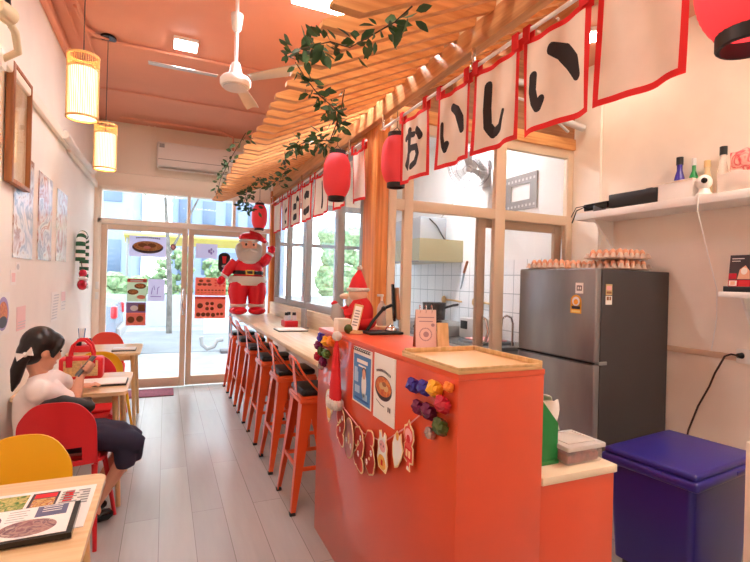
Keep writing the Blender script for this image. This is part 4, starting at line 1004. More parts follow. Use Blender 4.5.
for s in (-1, 1): m.ell(bp(s*.045,.862,-.13), (.055,.02,.018), (0, s*rad(18), 0))
m.done('moustache', m_foilw, t)
M().ell(bp(0,.895,-.125), (.022,.022,.02)).done('nose', m_peach, t)
for s in (-1, 1):
    M().ell(bp(s*.048,.935,-.105), (.016,.012,.018)).done('eye', m_black, t); M().ell(bp(s*.05,.968,-.10), (.032,.014,.010), (0, s*rad(-10), 0)).done('eyebrow', m_foilw, t)
m = M(); m.ell(bp(0,1.03,0), (.135,.105,.075)); m.tube([bp(.0,1.08), bp(.12,1.06), bp(.20,1.01), bp(.235,.98)], [.06,.05,.035,.02], 14); m.done('hat', m_foil, t)
M().lathe([(.12,-.022),(.142,0),(.12,.022)], bp(0,.995), 26, sy=.78).done('hat_brim', m_foilw, t); M().ell(bp(.245,.965), .03).done('pompom', m_foilw, t)

# ------------------------------------------------------------------ service counter, fridge and blue bin
t = thing('tissue_box', 'green house-shaped tissue box on the low service counter', 'tissue box', (1.30, 1.40, .83))
Pg = plane((1.222, 1.35, .8305), (1,0,0), (0,0,1))
m = M(); m.poly(Pg, [(0,0),(.15,0),(.15,.15),(.075,.235),(0,.235)], -.14, 0); m.rect(Pg, -.004, 0, .151, .014, -.144, .006); m.done('box_body', m_green, t)
m = M(); m.grid(lambda u, v: V((1.235+.165*u, 1.365+.075*v+.010*math.sin(u*9), 1.072+.022*math.sin(PI*min(1,u*1.3))-.62*max(0,u-.72)**1.25*(1-.35*v)-.015*v)), 14, 5, .003); m.grid(lambda u, v: V((1.30+.085*u+.008*math.sin(v*5), 1.362+.008*math.sin(u*8), 1.065-.085*v*(.4+u))), 8, 6, .003); m.done('tissue', m_white, t)
t = thing('food_container', 'clear lidded plastic container of pink meat on the low service counter', 'container', (1.46, 1.38, .83))
M().box(1.375, 1.555, 1.30, 1.46, .8305, .885, .012, seg=3).done('tub', mat('clear_tub', (240,230,226), .2, alpha=.25), t); M().box(1.385, 1.545, 1.31, 1.45, .834, .87, .01).done('meat', m_meat, t); M().box(1.368, 1.562, 1.293, 1.467, .885, .905, .006).done('lid', m_clear, t)
M().box(1.395, 1.535, 1.32, 1.44, .905, .909, .002).done('lid_ridge', m_clear2, t)

t = thing('refrigerator', 'dark grey two-door refrigerator with egg trays on top', 'refrigerator', (3.0, 2.68, 0))
M().box(2.70, 3.385, 2.302, 3.05, .04, 1.62, .006).done('cabinet', m_fridgeside, t)
d = M().box(2.645, 2.70, 2.302, 3.055, .985, 1.627, .012, seg=3).done('freezer_door', m_fridge, t); M().box(2.638, 2.66, 2.31, 3.05, .975, .987, .003).done('handle_groove', m_black, d)
M().box(2.645, 2.70, 2.302, 3.055, .06, .972, .012, seg=3).done('fridge_door', m_fridge, t)
for x in (2.75, 3.33):
    for y in (2.35, 3.0): M().cyl((x, y, 0), (x, y, .045), .02, n=12).done('foot', m_black, t)
M().box(2.68, 2.76, 2.296, 2.33, .968, .992, .003).done('door_hinge', m_grey, t)
Pd = plane((2.644, 2.515, 1.31), (0,-1,0), (0,0,1))
m = M(); m.rect(Pd, 0, 0, .095, .085, 0, .0015, 0); m.disc(Pd, .0475, .085, .0475, .045, 0, .0015, 0); m.disc(Pd, .0475, .085, .034, .032, .0015, .002, 1); m.disc(Pd, .0475, .08, .02, .02, .002, .0024, 0)
m.rect(Pd, .01, .03, .085, .05, .0015, .002, 2); m.rect(Pd, .01, .006, .085, .022, .0015, .002, 3); m.done('energy_sticker', [m_gold, m_white, m_dark, mat('pale_yellow', (250,226,140), .6)], t, 0)
Pd = plane((2.644, 2.475, 1.45), (0,-1,0), (0,0,1))
m = M(); m.rect(Pd, 0, 0, .068, .075, 0, .0015, 0); m.rect(Pd, .012, .02, .056, .056, .0015, .002, 1); m.rect(Pd, .02, .028, .03, .048, .002, .0024, 0); m.rect(Pd, .038, .028, .048, .048, .002, .0024, 0); m.done('rating_sticker', [m_white, m_dgrey], t, 0)
Pd = plane((2.735, 2.301, 1.38), (1,0,0), (0,0,1))
m = M(); m.rect(Pd, 0, 0, .06, .06, 0, .0015, 0); m.rect(Pd, 0, .065, .06, .14, 0, .0015, 1); m.rect(Pd, .008, .03, .03, .055, .0015, .002, 2); m.rect(Pd, .035, .03, .05, .055, .0015, .002, 2); m.rect(Pd, .006, .075, .054, .09, .0015, .002, 2); m.rect(Pd, .006, .1, .054, .128, .0015, .002, 3); m.done('info_sticker', [m_paper, m_tan, m_brown, m_pink], t, 0)
# egg trays
def egg_tray(x, y, z, label):
    t = thing('egg_tray', label, 'egg tray', (x, y, z))
    m = M(); n = 5
    m.box(x-.145, x+.145, y-.145, y+.145, z, z+.012, .003)
    for i in range(6):
        for j in range(6):
            if (i+j) % 1 == 0: m.lathe([(.026,0),(.014,.022),(.010,.034),(.001,.036)], (x-.145+.058*i*.99, y-.145+.058*j*.99, z+.010), 8)
    m.done('pulp_tray', m_tray, t)
    for i in range(5):
        for j in range(5):
            e = EGG.copy(); COL.objects.link(e); e.location = (x-.116+.058*i, y-.116+.058*j, z+.044)
            e['label'] = 'brown egg sitting in a pulp tray on top of the refrigerator'; e['group'] = 'brown eggs in the trays'
EGG = M().lathe([(.001,-.029),(.012,-.026),(.020,-.015),(.0225,-.002),(.020,.012),(.013,.024),(.006,.030),(.001,.031)], (0,0,0), 14).done('egg', m_egg)
tag(EGG, 'brown egg sitting in a pulp tray on top of the refrigerator', 'egg', 'brown eggs in the trays')
egg_tray(2.82, 2.84, 1.6285, 'single pulp egg tray at the far front corner on the refrigerator')
egg_tray(3.17, 2.84, 1.6285, 'single pulp egg tray at the back of the refrigerator top by the wall')
egg_tray(3.09, 2.50, 1.6285, 'lower tray of the two stacked egg trays nearest the camera on the refrigerator')
egg_tray(3.085, 2.505, 1.6735+.032, 'upper tray of the two stacked egg trays nearest the camera on the refrigerator')
EGG.location = (2.76, 2.66, 1.643)
# blue bin
t = thing('storage_bin', 'large dark blue lidded plastic bin in front of the refrigerator', 'bin', (2.48, 1.60, 0))
RZ = rad(7)
def B(m, sx, sy, z0, z1, bev, tap=0, c=(2.475, 1.60)): return m.obox((c[0], c[1], (z0+z1)/2), (sx, sy, z1-z0), (0,0,RZ), bev, 4)
m = M(); P0 = lambda x, y, z: V((2.475, 1.60, z))+MX.Rotation(RZ, 3, 'Z')@V((x, y, 0))
f = m.bm; rings = []
for z, k in ((.10, .90), (.30, .95), (.585, 1.0)):
    pts = []
    for cx, cy, a in ((.265,.175,0), (-.265,.175,90), (-.265,-.175,180), (.265,-.175,270)): pts += arc(cx*k, cy*k, .03, .03, a, a+90, 5)
    rings.append([f.verts.new(P0(x, y, z)) for x, y in pts])
for a, b in zip(rings, rings[1:]):
    for q in range(len(a)): f.faces.new((a[q], a[(q+1)%len(a)], b[(q+1)%len(b)], b[q]))
f.faces.new(rings[0][::-1]); f.faces.new(rings[-1]); m.done('body', m_blue, t)
B(B(M(), .655, .475, .585, .635, .02), .63, .45, .63, .665, .018).done('lid', m_blue, t)
for sx in (-1, 1):
    for sy in (-1, 1): M().cyl(P0(sx*.2, sy*.13, 0), P0(sx*.2, sy*.13, .105), .04, n=14).done('caster', m_black, t)
M().obox(P0(.10, -.236, .615), (.12, .012, .02), (0,0,RZ), .004).done('latch', m_blue, t)
tag(M().box(2.285, 2.75, .76, 1.2, 0, .855, .004).done('side_cabinet', m_framec), 'edge of a cream cabinet at the lower right corner', 'cabinet')

# ------------------------------------------------------------------ right wall shelves
t = thing('wall_shelf', 'long white wall shelf above the refrigerator with bottles and boxes', 'shelf', (3.25, 2, 2.04))
M().box(3.10, XR-.001, .3, 2.93, 2.045, 2.10, .003).done('shelf_board', m_white, t)
for y in (2.80, 1.5):
    m = M(); Pq = plane((3.39, y, 2.045), (-1,0,0), (0,0,1)); m.poly(Pq, [(0,0),(.22,0),(.20,-.02),(.02,-.20),(0,-.22)], -.008, .008); m.done('bracket', m_white, t)
ZS = 2.1005
t = thing('recorder_box', 'black recorder box with dangling cables on the left end of the white shelf', 'recorder', (3.22, 2.55, ZS))
M().obox((3.22, 2.43, ZS+.06), (.20, .38, .10), (0, 0, rad(3)), .006).done('casing', m_black, t); M().obox((3.19, 2.74, ZS+.05), (.15, .24, .055), (0, rad(-8), rad(-4)), .006).done('lid_flap', m_blackgl, t)
M().obox((3.14, 2.72, ZS+.025), (.05, .08, .05), None, .004).obox((3.2, 2.33, ZS+.11), (.05, .05, .03), None, .004).done('adapter', m_dgrey, t)
m = M(); m.tube([(3.13, 2.86, ZS+.05), (3.085, 2.90, ZS+.02), (3.075, 2.92, ZS-.05), (3.07, 2.93, ZS-.08)], .005, 8).tube([(3.13, 2.82, ZS+.06), (3.08, 2.90, ZS+.045), (3.07, 2.94, ZS-.03)], .004, 8); m.done('cable', m_black, t)
t = thing('storage_box', 'plain white box beside the black recorder on the shelf', 'box', (3.2, 2.16, ZS))
M().box(3.13, 3.31, 1.99, 2.23, ZS, ZS+.125, .006).done('box_body', m_white, t); M().box(3.125, 3.315, 1.985, 2.235, ZS+.118, ZS+.128, .004).done('box_rim', m_wallr, t)
def bottle(x, y, H, r, bm, cm, label, lm=None, neck=.36):
    t = thing('bottle', label, 'bottle', (x, y, ZS))
    M().lathe([(r*.9,0),(r,.006),(r,H*.5),(r*.8,H*.6),(r*neck,H*.72),(r*neck,H*.86)], (x, y, ZS), 18).done('glass_body', bm, t)
    M().cyl((x, y, ZS+H*.84), (x, y, ZS+H), r*neck*1.25, n=14).done('cap', cm, t)
    if lm: M().lathe([(r*1.02,H*.12),(r*1.02,H*.45)], (x, y, ZS), 18, cap=False).done('bottle_label', lm, t)
bottle(3.345, 2.22, .34, .036, m_indigo, m_black, 'dark bottle with a black cap and blue label behind the white box', m_bluepr, .5)
bottle(3.345, 2.12, .31, .032, m_green, m_lgrey, 'green bottle behind the white box', None)
bottle(3.345, 2.03, .275, .032, mat('amber_clear', (232,206,160), .2, alpha=.7), m_tan, 'pale amber bottle between the green one and the camera', None, .5)
bottle(3.345, 1.93, .345, .032, m_clear2, m_black, 'clear bottle with a big black cap above the white camera', None, .55)
t = thing('security_camera', 'white round camera with a black lens at the shelf front', 'camera', (3.16, 1.93, ZS))
M().lathe([(.05,0),(.05,.012),(.034,.03),(.03,.05),(.001,.055)], (3.17, 1.94, ZS), 22).done('base', m_whitepl, t); M().ell((3.165, 1.94, ZS+.092), (.048,)*3).done('head', m_whitepl, t)
M().ell((3.127, 1.915, ZS+.096), (.014,.018,.019), (0,0,rad(33))).done('lens', m_blackgl, t)
def packet(c, size, mats, name, label, pts, tilt):
    m = M(); cx, cy, cz = c; w, d, h = size; R = Euler(tilt).to_matrix()
    m.grid(lambda u, v: V(c)+R@V((-d*.5*math.sin(PI*u)**.6*math.sin(PI*v)**.5, (u-.5)*w, v*h+.008*math.sin(u*12))), 12, 10); m.grid(lambda u, v: V(c)+R@V((d*.5*math.sin(PI*u)**.6*math.sin(PI*v)**.5, (.5-u)*w, v*h+.008*math.sin((1-u)*12))), 12, 10)
    return single(m, name, mats, label, 'packet', None, 60)
m_pkt = patchmat('packet_print', [(240,160,150),(250,214,196),(228,60,80),(244,190,176),(220,40,66)], 9, .3)
packet((3.31, 1.72, ZS+.09), (.30, .11, .20), m_pkt, 'snack_packet', 'pink and red printed snack packet stacked at the right end of the shelf', None, (0,0,0))
packet((3.21, 1.74, ZS), (.28, .10, .14), m_clear2, 'clear_bag', 'wrinkled clear plastic bag in front of the red packet', None, (0,0,0))
packet((3.19, 1.53, ZS), (.16, .09, .15), mat('red_packet', (226,40,70), .3), 'red_packet', 'red packet at the cut edge of the shelf', None, (0,0,0))
m = M(); m.tube([(3.094, 1.93, ZS+.0), (3.092, 1.93, 2.0), (3.20, 1.93, 1.75), (3.33, 1.94, 1.5), (3.385, 1.97, 1.3), (3.39, 2.0, 1.09)], .0035, 6); single(m, 'white_cord', m_white, 'thin white cord hanging from the shelf down the wall', 'cord')
t = thing('small_shelf', 'small white wall shelf at the right edge holding a dark card', 'shelf', (3.3, 1.6, 1.46))
M().box(3.16, XR-.001, 1.2, 1.835, 1.455, 1.49, .003).done('shelf_board', m_white, t)
m = M(); m.poly(plane((3.39, 1.72, 1.455), (-1,0,0), (0,0,1)), [(0,0),(.2,0),(.02,-.28),(0,-.28)], -.008, .008); m.done('bracket', m_white, t)
t = thing('card_stand', 'dark promotional card with a food photo in a black stand on the small shelf', 'card stand', (3.24, 1.77, 1.4905))
M().box(3.19, 3.27, 1.63, 1.825, 1.4905, 1.525, .004).done('stand_base', m_black, t)
Pk = plane((3.225, 1.815, 1.52), (.0,-1,0), (.12,0,1))
m = M(); m.rect(Pk, 0, 0, .125, .20, 0, .004, 0); m.rect(Pk, 0, 0, .125, .045, .004, .0045, 2); m.rect(Pk, .006, .008, .05, .04, .0045, .005, 4); m.rect(Pk, .014, .012, .04, .036, .005, .0054, 3); m.rect(Pk, .06, .004, .12, .042, .0045, .005, 1)
m.poly(Pk, [(.05,.05),(.12,.05),(.115,.10),(.09,.135),(.06,.11)], .004, .0045, 3); m.disc(Pk, .085, .10, .018, .022, .0045, .005, 4); m.rect(Pk, .012, .175, .08, .18, .004, .0045, 4); m.rect(Pk, .012, .16, .06, .164, .004, .0045, 4); m.rect(Pk, .0, .05, .045, .085, .004, .0045, 2)
m.done('card', [m_dark, m_red, m_crimson, m_peach, m_paper], t, 0)
Pk = plane((3.235, 1.618, 1.4905), (.0,-1,0), (.1,0,1))
printed('price_card', 'white price card beside the dark promotional card, cut by the right edge', 'card', Pk, .12, .19, dashes(.08, .9, .2, .85, 6, 1, 4, .02)+[('r', .1, .45, .5, .52, 2)], [m_paper, m_grey, m_red])
# socket, plug cord
t = thing('wall_socket', 'wall socket with a black plug beside the blue bin', 'socket', (3.39, 1.80, 1.08))
M().box(3.372, XR-.001, 1.70, 1.84, 1.035, 1.125, .004).done('plate', m_whitepl, t); M().box(3.368, 3.373, 1.715, 1.745, 1.06, 1.10, .002).done('outlet', m_lgrey, t)
t = thing('power_cord', 'black power cord running from the wall socket down behind the bin', 'cord', (3.34, 1.85, 1.08))
M().cyl((3.372, 1.805, 1.085), (3.345, 1.815, 1.085), .02, .014, 12).done('plug', m_black, t)
M().tube([(3.345, 1.815, 1.085), (3.33, 1.845, 1.09), (3.335, 1.885, 1.07), (3.35, 1.95, .95), (3.36, 1.99, .85), (3.36, 2.06, .70), (3.36, 2.12, .52), (3.36, 2.14, .40), (3.36, 2.2, .06)], .006, 8).done('cable', m_cord, t)

# ------------------------------------------------------------------ left wall: picture, posters, stickers
t = thing('picture_frame', 'brown wooden picture frame on the left wall above the posters', 'picture', (-.81, 3.5, 2.0))
m = M()
for a in ((3.22, 3.26, 2.0, 2.67), (3.60, 3.618, 2.0, 2.67), (3.26, 3.60, 2.0, 2.025), (3.26, 3.60, 2.645, 2.67)): m.box(XL+.008, XL+.045, *a, .003)
m.done('frame', wood('frame_brown', (176,112,62), (140,84,44), 2), t)
M().box(XL+.009, XL+.02, 3.25, 3.605, 2.02, 2.65).done('picture', patchmat('old_print', [(236,226,206),(222,206,178),(206,184,150),(232,224,210)], 3, .2), t)
M().box(XL+.024, XL+.027, 3.255, 3.603, 2.02, 2.65).done('glass', m_glass, t)
for y0, y1, z0, z1, mt, l in ((3.44, 3.88, 1.585, 2.24, m_collage1, 'glossy photo collage poster nearest the picture frame'), (4.03, 4.46, 1.59, 2.22, m_collage2, 'glossy photo collage poster with a brown upper corner, middle of the row'), (4.65, 5.08, 1.60, 2.20, m_collage3, 'palest photo collage poster, nearest the glass door')):
    single(M().box(XL+.001, XL+.006, y0, y1, z0, z1), 'photo_poster', mt, l, 'poster', 'photo posters on the left wall', 0)
WP = lambda y, z: plane((XL+.0005, y, z), (0,1,0), (0,0,1))
SM = [m_paper, m_violet, m_foodor, mat('pale_pink', (244,206,202), .6), m_lgrey, m_dark]
def sticker(y, z, w, h, items, label, base=0, name='wall_notice'): printed(name, label, 'notice', WP(y, z), w, h, items, SM, .002, base)
sticker(3.17, 1.14, .25, .24, [('e', .5, .5, .42, .40, 1), ('e', .5, .48, .34, .31, 2), ('e', .5, .3, .3, .14, 5)], 'notice with an oval bowl picture at the left photo edge')
sticker(3.57, 1.13, .20, .15, [('r', .05, .4, .95, .95, 3)]+dashes(.1,.9,.1,.35,3,4,3,.02), 'pink-topped note above the girl head', 3)
sticker(4.53, 1.10, .24, .24, dashes(.1,.9,.1,.9,9,4,5,.02), 'grey typed notice right of the girl head', 0)
sticker(4.92, 1.16, .20, .18, [('r', .05, .5, .95, .95, 3)]+dashes(.1,.9,.1,.45,3,4,6,.02), 'pale pink notice nearest the door', 0)
sticker(3.42, 1.42, .12, .09, [('r', .2, .2, .8, .8, 3)], 'small pink sticker above the bowl notice')
sticker(3.52, 1.50, .10, .06, [('e', .5, .5, .3, .3, 4)], 'small white sticker under the first photo poster')
# candy cane and little red-white figure in the far left corner
t = thing('candy_cane', 'green and white striped plush candy cane hanging in the far left corner', 'decoration', (-.77, 5.4, 1.45))
pts = [(-.765, 5.64, 1.42), (-.765, 5.64, 1.74)]+[(-.765, 5.52+.12*math.cos(a), 1.78+.11*math.sin(a)) for a in [k*PI/10 for k in range(11)]]+[(-.765, 5.40, 1.62)]
def along(pts, n):
    pts = [V(p) for p in pts]; L = [0]
    for a, b in zip(pts, pts[1:]): L.append(L[-1]+(b-a).length)
    out = []
    for i in range(n+1):
        d = L[-1]*i/n; k = max(j for j in range(len(pts)-1) if L[j] <= d+1e-9); out.append(pts[k].lerp(pts[k+1], (d-L[k])/(L[k+1]-L[k])))
    return out
q = along(pts, 72); m = M()
for i in range(0, 72, 3): m.k = (i//3) % 2; m.tube(q[i:i+4], .042, 12)
m.done('striped_cane', [m_white, mat('stripe_green', (40,92,62), .8)], t)
t = thing('hanging_ornament', 'small red and white stuffed ornament hanging below the striped candy cane', 'decoration', (-.77, 5.4, 1.3))
m = M(); m.ell((-.745, 5.42, 1.39), (.045,.085,.055)); m.ell((-.745, 5.44, 1.50), (.036,.055,.04)); m.done('body', m_crimson, t); m = M(); m.ell((-.742, 5.42, 1.45), (.042,.065,.022)); m.ell((-.70, 5.41, 1.37), (.012,.025,.02)); m.done('white_trim', m_white, t)
M().tube([(-.75, 5.44, 1.53), (-.76, 5.42, 1.62)], .004, 6).done('hanger', m_cord, t)
t = thing('door_mat', 'maroon door mat on the floor inside the glass door', 'mat', (-.2, 6.6, 0)); M().box(-.45, .13, 6.42, 6.83, .0, .012, .004).done('mat_pile', m_maroon, t)
t = thing('light_switch', 'white switch box on the facade jamb beside the door', 'switch', (-.79, 6.85, 1.2)); M().box(-.80, -.765, 6.83, 6.859, 1.18, 1.27, .004).box(-.80, -.765, 6.83, 6.859, 1.31, 1.40, .004).done('plate', m_whitepl, t)

# ------------------------------------------------------------------ stickers on the glass doors
YD = YB-.024
DP = lambda x, z: plane((x, YD, z), (1,0,0), (0,0,1))
DM = [m_paper, mat('dark_in_glare', (96,74,74), .7), mat('food_in_glare', (236,178,112), .7, noise=.3, nscale=60, c2=(204,120,70)), mat('red_in_glare', (222,104,96), .7), mat('salmon_in_glare', (240,158,138), .7), m_violet, m_brown, mat('lilac_paper', (222,220,236), .6), m_palegrn, m_white]  # dark, food, red and salmon prints paled to paint window glare into them
DM = [transl(x, .5, x.name+'_sheet') for x in DM]
def dsign(x, z, w, h, items, label, base=0, name='door_poster'): printed(name, label, 'poster', DP(x, z), w, h, items, DM, .002, base)
dsign(-.44, 1.74, .44, .27, [('e', .5, .46, .42, .30, 1), ('e', .5, .52, .39, .24, 2), ('e', .36, .56, .12, .1, 6), ('e', .6, .56, .12, .1, 6), ('e', .48, .46, .1, .07, 4)]+[('r', .18+.055*i, .87+.03*math.sin(PI*i/11), .22+.055*i, .93+.03*math.sin(PI*i/11), 1) for i in range(12)], 'glass door poster with a bowl of orange noodles', 7)
dsign(-.45, 1.15, .23, .30, [('r', 0, .84, 1, 1, 3), ('r', .15, .88, .8, .94, 0), ('e', .66, .68, .3, .12, 6), ('e', .3, .42, .28, .12, 6), ('e', .72, .2, .22, .09, 4), ('e', .66, .69, .22, .08, 2), ('e', .3, .43, .2, .08, 2)], 'pale green menu poster with red header on the left glass door', 8)
dsign(-.455, .84, .23, .30, [('r', 0, 0, 1, .5, 4), ('r', 0, .55, 1, 1, 5), ('e', .25, .25, .18, .14, 6), ('e', .7, .28, .18, .14, 6), ('e', .4, .75, .2, .12, 0), ('r', .6, .62, .95, .92, 6)], 'orange and mauve menu poster below the pale green one', 4)
dsign(-.205, 1.16, .20, .29, [('s', [(.2,.3),(.25,.55),(.35,.7),(.4,.5)], .05, 5), ('s', [(.55,.3),(.58,.6),(.68,.65)], .05, 5), ('r', .15, .18, .8, .22, 5)], 'white and violet notice right of the pale green menu poster', 7)
m = M(); m.disc(DP(.085, 1.885), 0, 0, .035, .04, 0, .002, 0); m.disc(DP(.085, 1.885), 0, 0, .02, .022, .002, .0024, 1); single(m, 'round_sign', [m_maroon, m_pink], 'small round red sign on the left glass door', 'sign', None, 0)
dsign(.37, 1.75, .28, .20, [('e', .62, .5, .06, .12, 5), ('e', .72, .62, .05, .1, 5), ('e', .72, .38, .05, .1, 5), ('e', .82, .5, .04, .08, 5)], 'white sheet with a violet emblem on the right glass door', 7)
g1 = []
for cx, cy in ((.18,.82),(.42,.82),(.14,.62),(.30,.62),(.46,.62)): g1 += [('e', cx, cy, .07, .07, 1), ('e', cx, cy+.01, .05, .045, 6)]
for cx in (.66,.80,.93):
    for cy in (.86,.70,.56): g1.append(('e', cx, cy, .04, .05, 3))
for i in range(8): g1 += [('e', .1+.115*i, .30, .04, .04, 6), ('e', .1+.115*i, .16, .04, .04, 2)]
dsign(.375, 1.24, .40, .245, g1, 'red menu poster on the right glass door, upper sheet', 4)
g2 = [('r', .0, .88, 1, 1, 3)]
for cx, cy, r in ((.17,.58,.09),(.40,.68,.06),(.56,.68,.06),(.40,.45,.06),(.56,.45,.06),(.82,.57,.09),(.12,.18,.07),(.28,.18,.07),(.43,.18,.07),(.60,.16,.07),(.75,.2,.05),(.88,.2,.05)): g2 += [('e', cx, cy, r, r*1.3, 1), ('e', cx, cy+.01, r*.75, r, 6)]
dsign(.375, .925, .40, .30, g2, 'red menu poster on the right glass door, lower sheet', 4)
t = thing('hanging_plaque', 'dark oval plaque with a red emblem beside the bearded balloon figure', 'plaque', (.74, 6.85, 1.58))
Pq = plane((.745, YD-.004, 1.70), (1,0,0), (0,0,1)); m = M(); m.poly(Pq, arc(0, .07, .08, .07, 0, 180, 12)+arc(0, -.07, .08, .07, 180, 360, 12), 0, .012, 0); m.poly(Pq, [(-.03,.09),(.03,.09),(.02,-.01),(-.02,-.01)], .012, .0135, 1); m.disc(Pq, 0, -.05, .035, .02, .012, .0135, 2); m.done('plate', [m_black, m_red, m_grey], t, 0)

# ------------------------------------------------------------------ kitchen
t = thing('range_hood', 'stainless range hood on the tiled kitchen wall', 'range hood', (3.1, 5.6, 1.76))
m = M(); Ph = plane((3.383, 4.95, 1.76), (-1,0,0), (0,0,1)); m.poly(Ph, [(0,0),(.62,0),(.62,.06),(.62,.27),(0,.27)], 0, 1.35); m.done('canopy', m_hood, t)
M().box(2.74, 2.765, 4.96, 6.29, 1.745, 1.76, .002).done('lip', m_steel, t)
M().box(2.88, 3.26, 5.15, 5.9, 2.03, 2.32, .006).done('duct_box', mat('duct_grey', (168,174,182), .4, .3), t); M().tube([(3.0, 5.14, 2.3), (3.1, 5.13, 2.22), (3.22, 5.14, 2.06), (3.25, 5.12, 2.03)], .008, 8).done('cable', m_black, t)
t = thing('kitchen_counter', 'stainless kitchen work counter along the tiled wall', 'counter', (3.1, 5, 0))
M().box(2.78, 3.38, 3.6, 6.6, .86, .90, .004).done('worktop', m_steel, t); M().box(2.82, 3.38, 3.62, 6.58, .0, .86).done('base_cabinet', m_lgrey, t)
t = thing('stock_pot', 'black pot standing on the kitchen stove', 'pot', (2.95, 4.93, .98))
M().lathe([(.10,0),(.13,.01),(.14,.20),(.145,.21)], (2.97, 4.92, 1.05), 26).done('pot_body', m_black, t); M().tube([(3.05, 4.82, 1.2), (3.10, 4.70, 1.24), (3.12, 4.64, 1.25)], .014, 10).done('handle', m_black, t)
t = thing('gas_stove', 'grey gas stove on the kitchen counter', 'stove', (3.05, 4.85, .90))
M().box(2.82, 3.36, 4.5, 5.6, .90, 1.02, .01).done('stove_body', m_grey, t); M().lathe([(.09,0),(.1,.012),(.06,.03)], (2.97, 4.92, 1.02), 22).done('burner', m_black, t)
for y in (4.62, 4.8, 5.1): M().cyl((2.82, y, .96), (2.795, y, .96), .018, n=12).done('knob', m_black, t)
t = thing('electric_appliance', 'white and grey kitchen appliance with a dark opening beside the stove', 'appliance', (3.2, 4.35, .90))
M().box(3.02, 3.36, 4.18, 4.46, .90, 1.12, .015).done('appliance_body', m_lgrey, t); M().box(3.01, 3.025, 4.30, 4.42, 1.0, 1.09, .003).done('opening', m_black, t)
t = thing('food_tray', 'metal tray with a pink cloth on the kitchen counter', 'tray', (2.95, 3.9, .90))
M().box(2.80, 3.16, 3.72, 4.14, .901, .93, .006).done('pan', m_steel, t); M().box(2.84, 3.12, 3.76, 4.08, .93, .945, .005).done('cloth', m_pink, t)
for i, (y, z, l) in enumerate(((5.3, 1.28, 'wooden handled ladle hanging on the tiles farther back'), (4.62, 1.28, 'wooden handled ladle hanging on the tiles nearer the door'))):
    t = thing('ladle', l, 'utensil', (3.36, y, z)); M().tube([(3.37, y, z), (3.37, y-.16, z), (3.37, y-.36, z-.01)], .012, 8).done('handle', m_tan, t); M().ell((3.36, y+.03, z), (.02,.05,.05)).done('bowl', m_tan, t)
t = thing('kitchen_knife', 'kitchen knife with a dark handle on the tiled wall', 'knife', (3.375, 4.9, 1.6))
m = M(); m.poly(plane((3.383, 4.99, 1.42), (0,-1,0), (0,0,1)), [(0,0),(.03,.02),(.10,.21),(.06,.22)], 0, .004); m.done('blade', m_steel, t); M().tube([(3.376, 4.91, 1.63), (3.376, 4.84, 1.77)], .016, 8).done('handle', m_brown, t)
t = thing('faucet', 'curved steel faucet at the kitchen sink by the refrigerator', 'faucet', (3.1, 3.66, .90))
M().tube([(3.1, 3.66, .90), (3.1, 3.66, 1.12), (3.08, 3.66, 1.18), (3.02, 3.66, 1.20), (2.97, 3.66, 1.17), (2.965, 3.66, 1.10)], .012, 10).done('spout', m_chrome, t); M().cyl((3.1, 3.66, .90), (3.1, 3.66, .94), .024, n=14).done('collar', m_chrome, t)
t = thing('mounting_plate', 'grey metal mounting plate with a rectangular cutout on the kitchen wall', 'bracket', (3.38, 3.9, 2.3))
Pm = plane((3.385, 4.20, 2.28), (0,-1,0), (0,0,1)); m = M()
for a in ((0,0,.52,.10), (0,.27,.52,.37), (0,.10,.13,.27), (.42,.10,.52,.27)): m.rect(Pm, *a, 0, .012, 0)
for i in range(9): m.rect(Pm, .03+.055*i, .03, .055+.055*i, .055, .012, .0125, 1); m.rect(Pm, .03+.055*i, .30, .055+.055*i, .325, .012, .0125, 1)
m.done('plate', [m_grey, m_lgrey], t, 0)
t = thing('kitchen_fan', 'white wall fan seen through the kitchen glass', 'wall fan', (3.2, 4.7, 2.7))
ax = V((-.62, -.45, -.55)).normalized(); c = V((3.08, 4.42, 2.80))
m = M(); a = ax.orthogonal().normalized(); bb = ax.cross(a); rg = .235
for s, r in ((-.05, rg), (.05, rg), (.0, rg*1.02), (.075, rg*.55), (.085, .05)): m.tube([c+ax*s+(a*math.cos(2*PI*k/36)+bb*math.sin(2*PI*k/36))*r for k in range(37)], .004, 6)
for k in range(36):
    e = a*math.cos(2*PI*k/36)+bb*math.sin(2*PI*k/36); m.tube([c+ax*.085+e*.05, c+ax*.075+e*rg*.55, c+ax*.05+e*rg, c-ax*.05+e*rg, c-ax*.06+e*.06], .0018, 4)
m.done('cage', m_grey, t)
M().lathe([(.05,-.14),(.075,-.12),(.08,-.03),(.05,.0),(.001,.01)], c, 20, axis=tuple(ax)).done('motor_housing', m_lgrey, t); M().lathe([(.035,0),(.035,.05),(.001,.06)], c, 18, axis=tuple(ax)).done('hub', m_lgrey, t)
for k in range(3):
    e = a*math.cos(2*PI*k/3)+bb*math.sin(2*PI*k/3); q = ax.cross(e); M().grid(lambda u, v: c+ax*.025+e*(.03+.16*u)+(q+ax*.4)*((v-.5)*(.05+.08*u)), 5, 3, .003).done('blade', m_lgrey, t)
M().tube([c-ax*.12, (3.25, 4.52, 2.92), (3.35, 4.52, 2.82)], [.035,.035,.035], 12).box(3.34, 3.387, 4.44, 4.60, 2.62, 2.92, .01).done('wall_arm', m_lgrey, t)
M().tube([(3.22, 4.56, 2.75), (3.3, 4.95, 2.58), (3.378, 5.5, 2.36)], .004, 6).done('cord', m_grey, t)
t = thing('wall_ornament', 'small diamond shaped wooden ornament on the kitchen wall above the refrigerator', 'ornament', (3.38, 3.42, 2.0)); m = M(); m.poly(plane((3.384, 3.47, 1.92), (0,-1,0), (0,0,1)), [(.05,0),(.12,.02),(.12,.22),(.06,.24),(0,.12)], 0, .02); m.done('panel', m_tan, t)

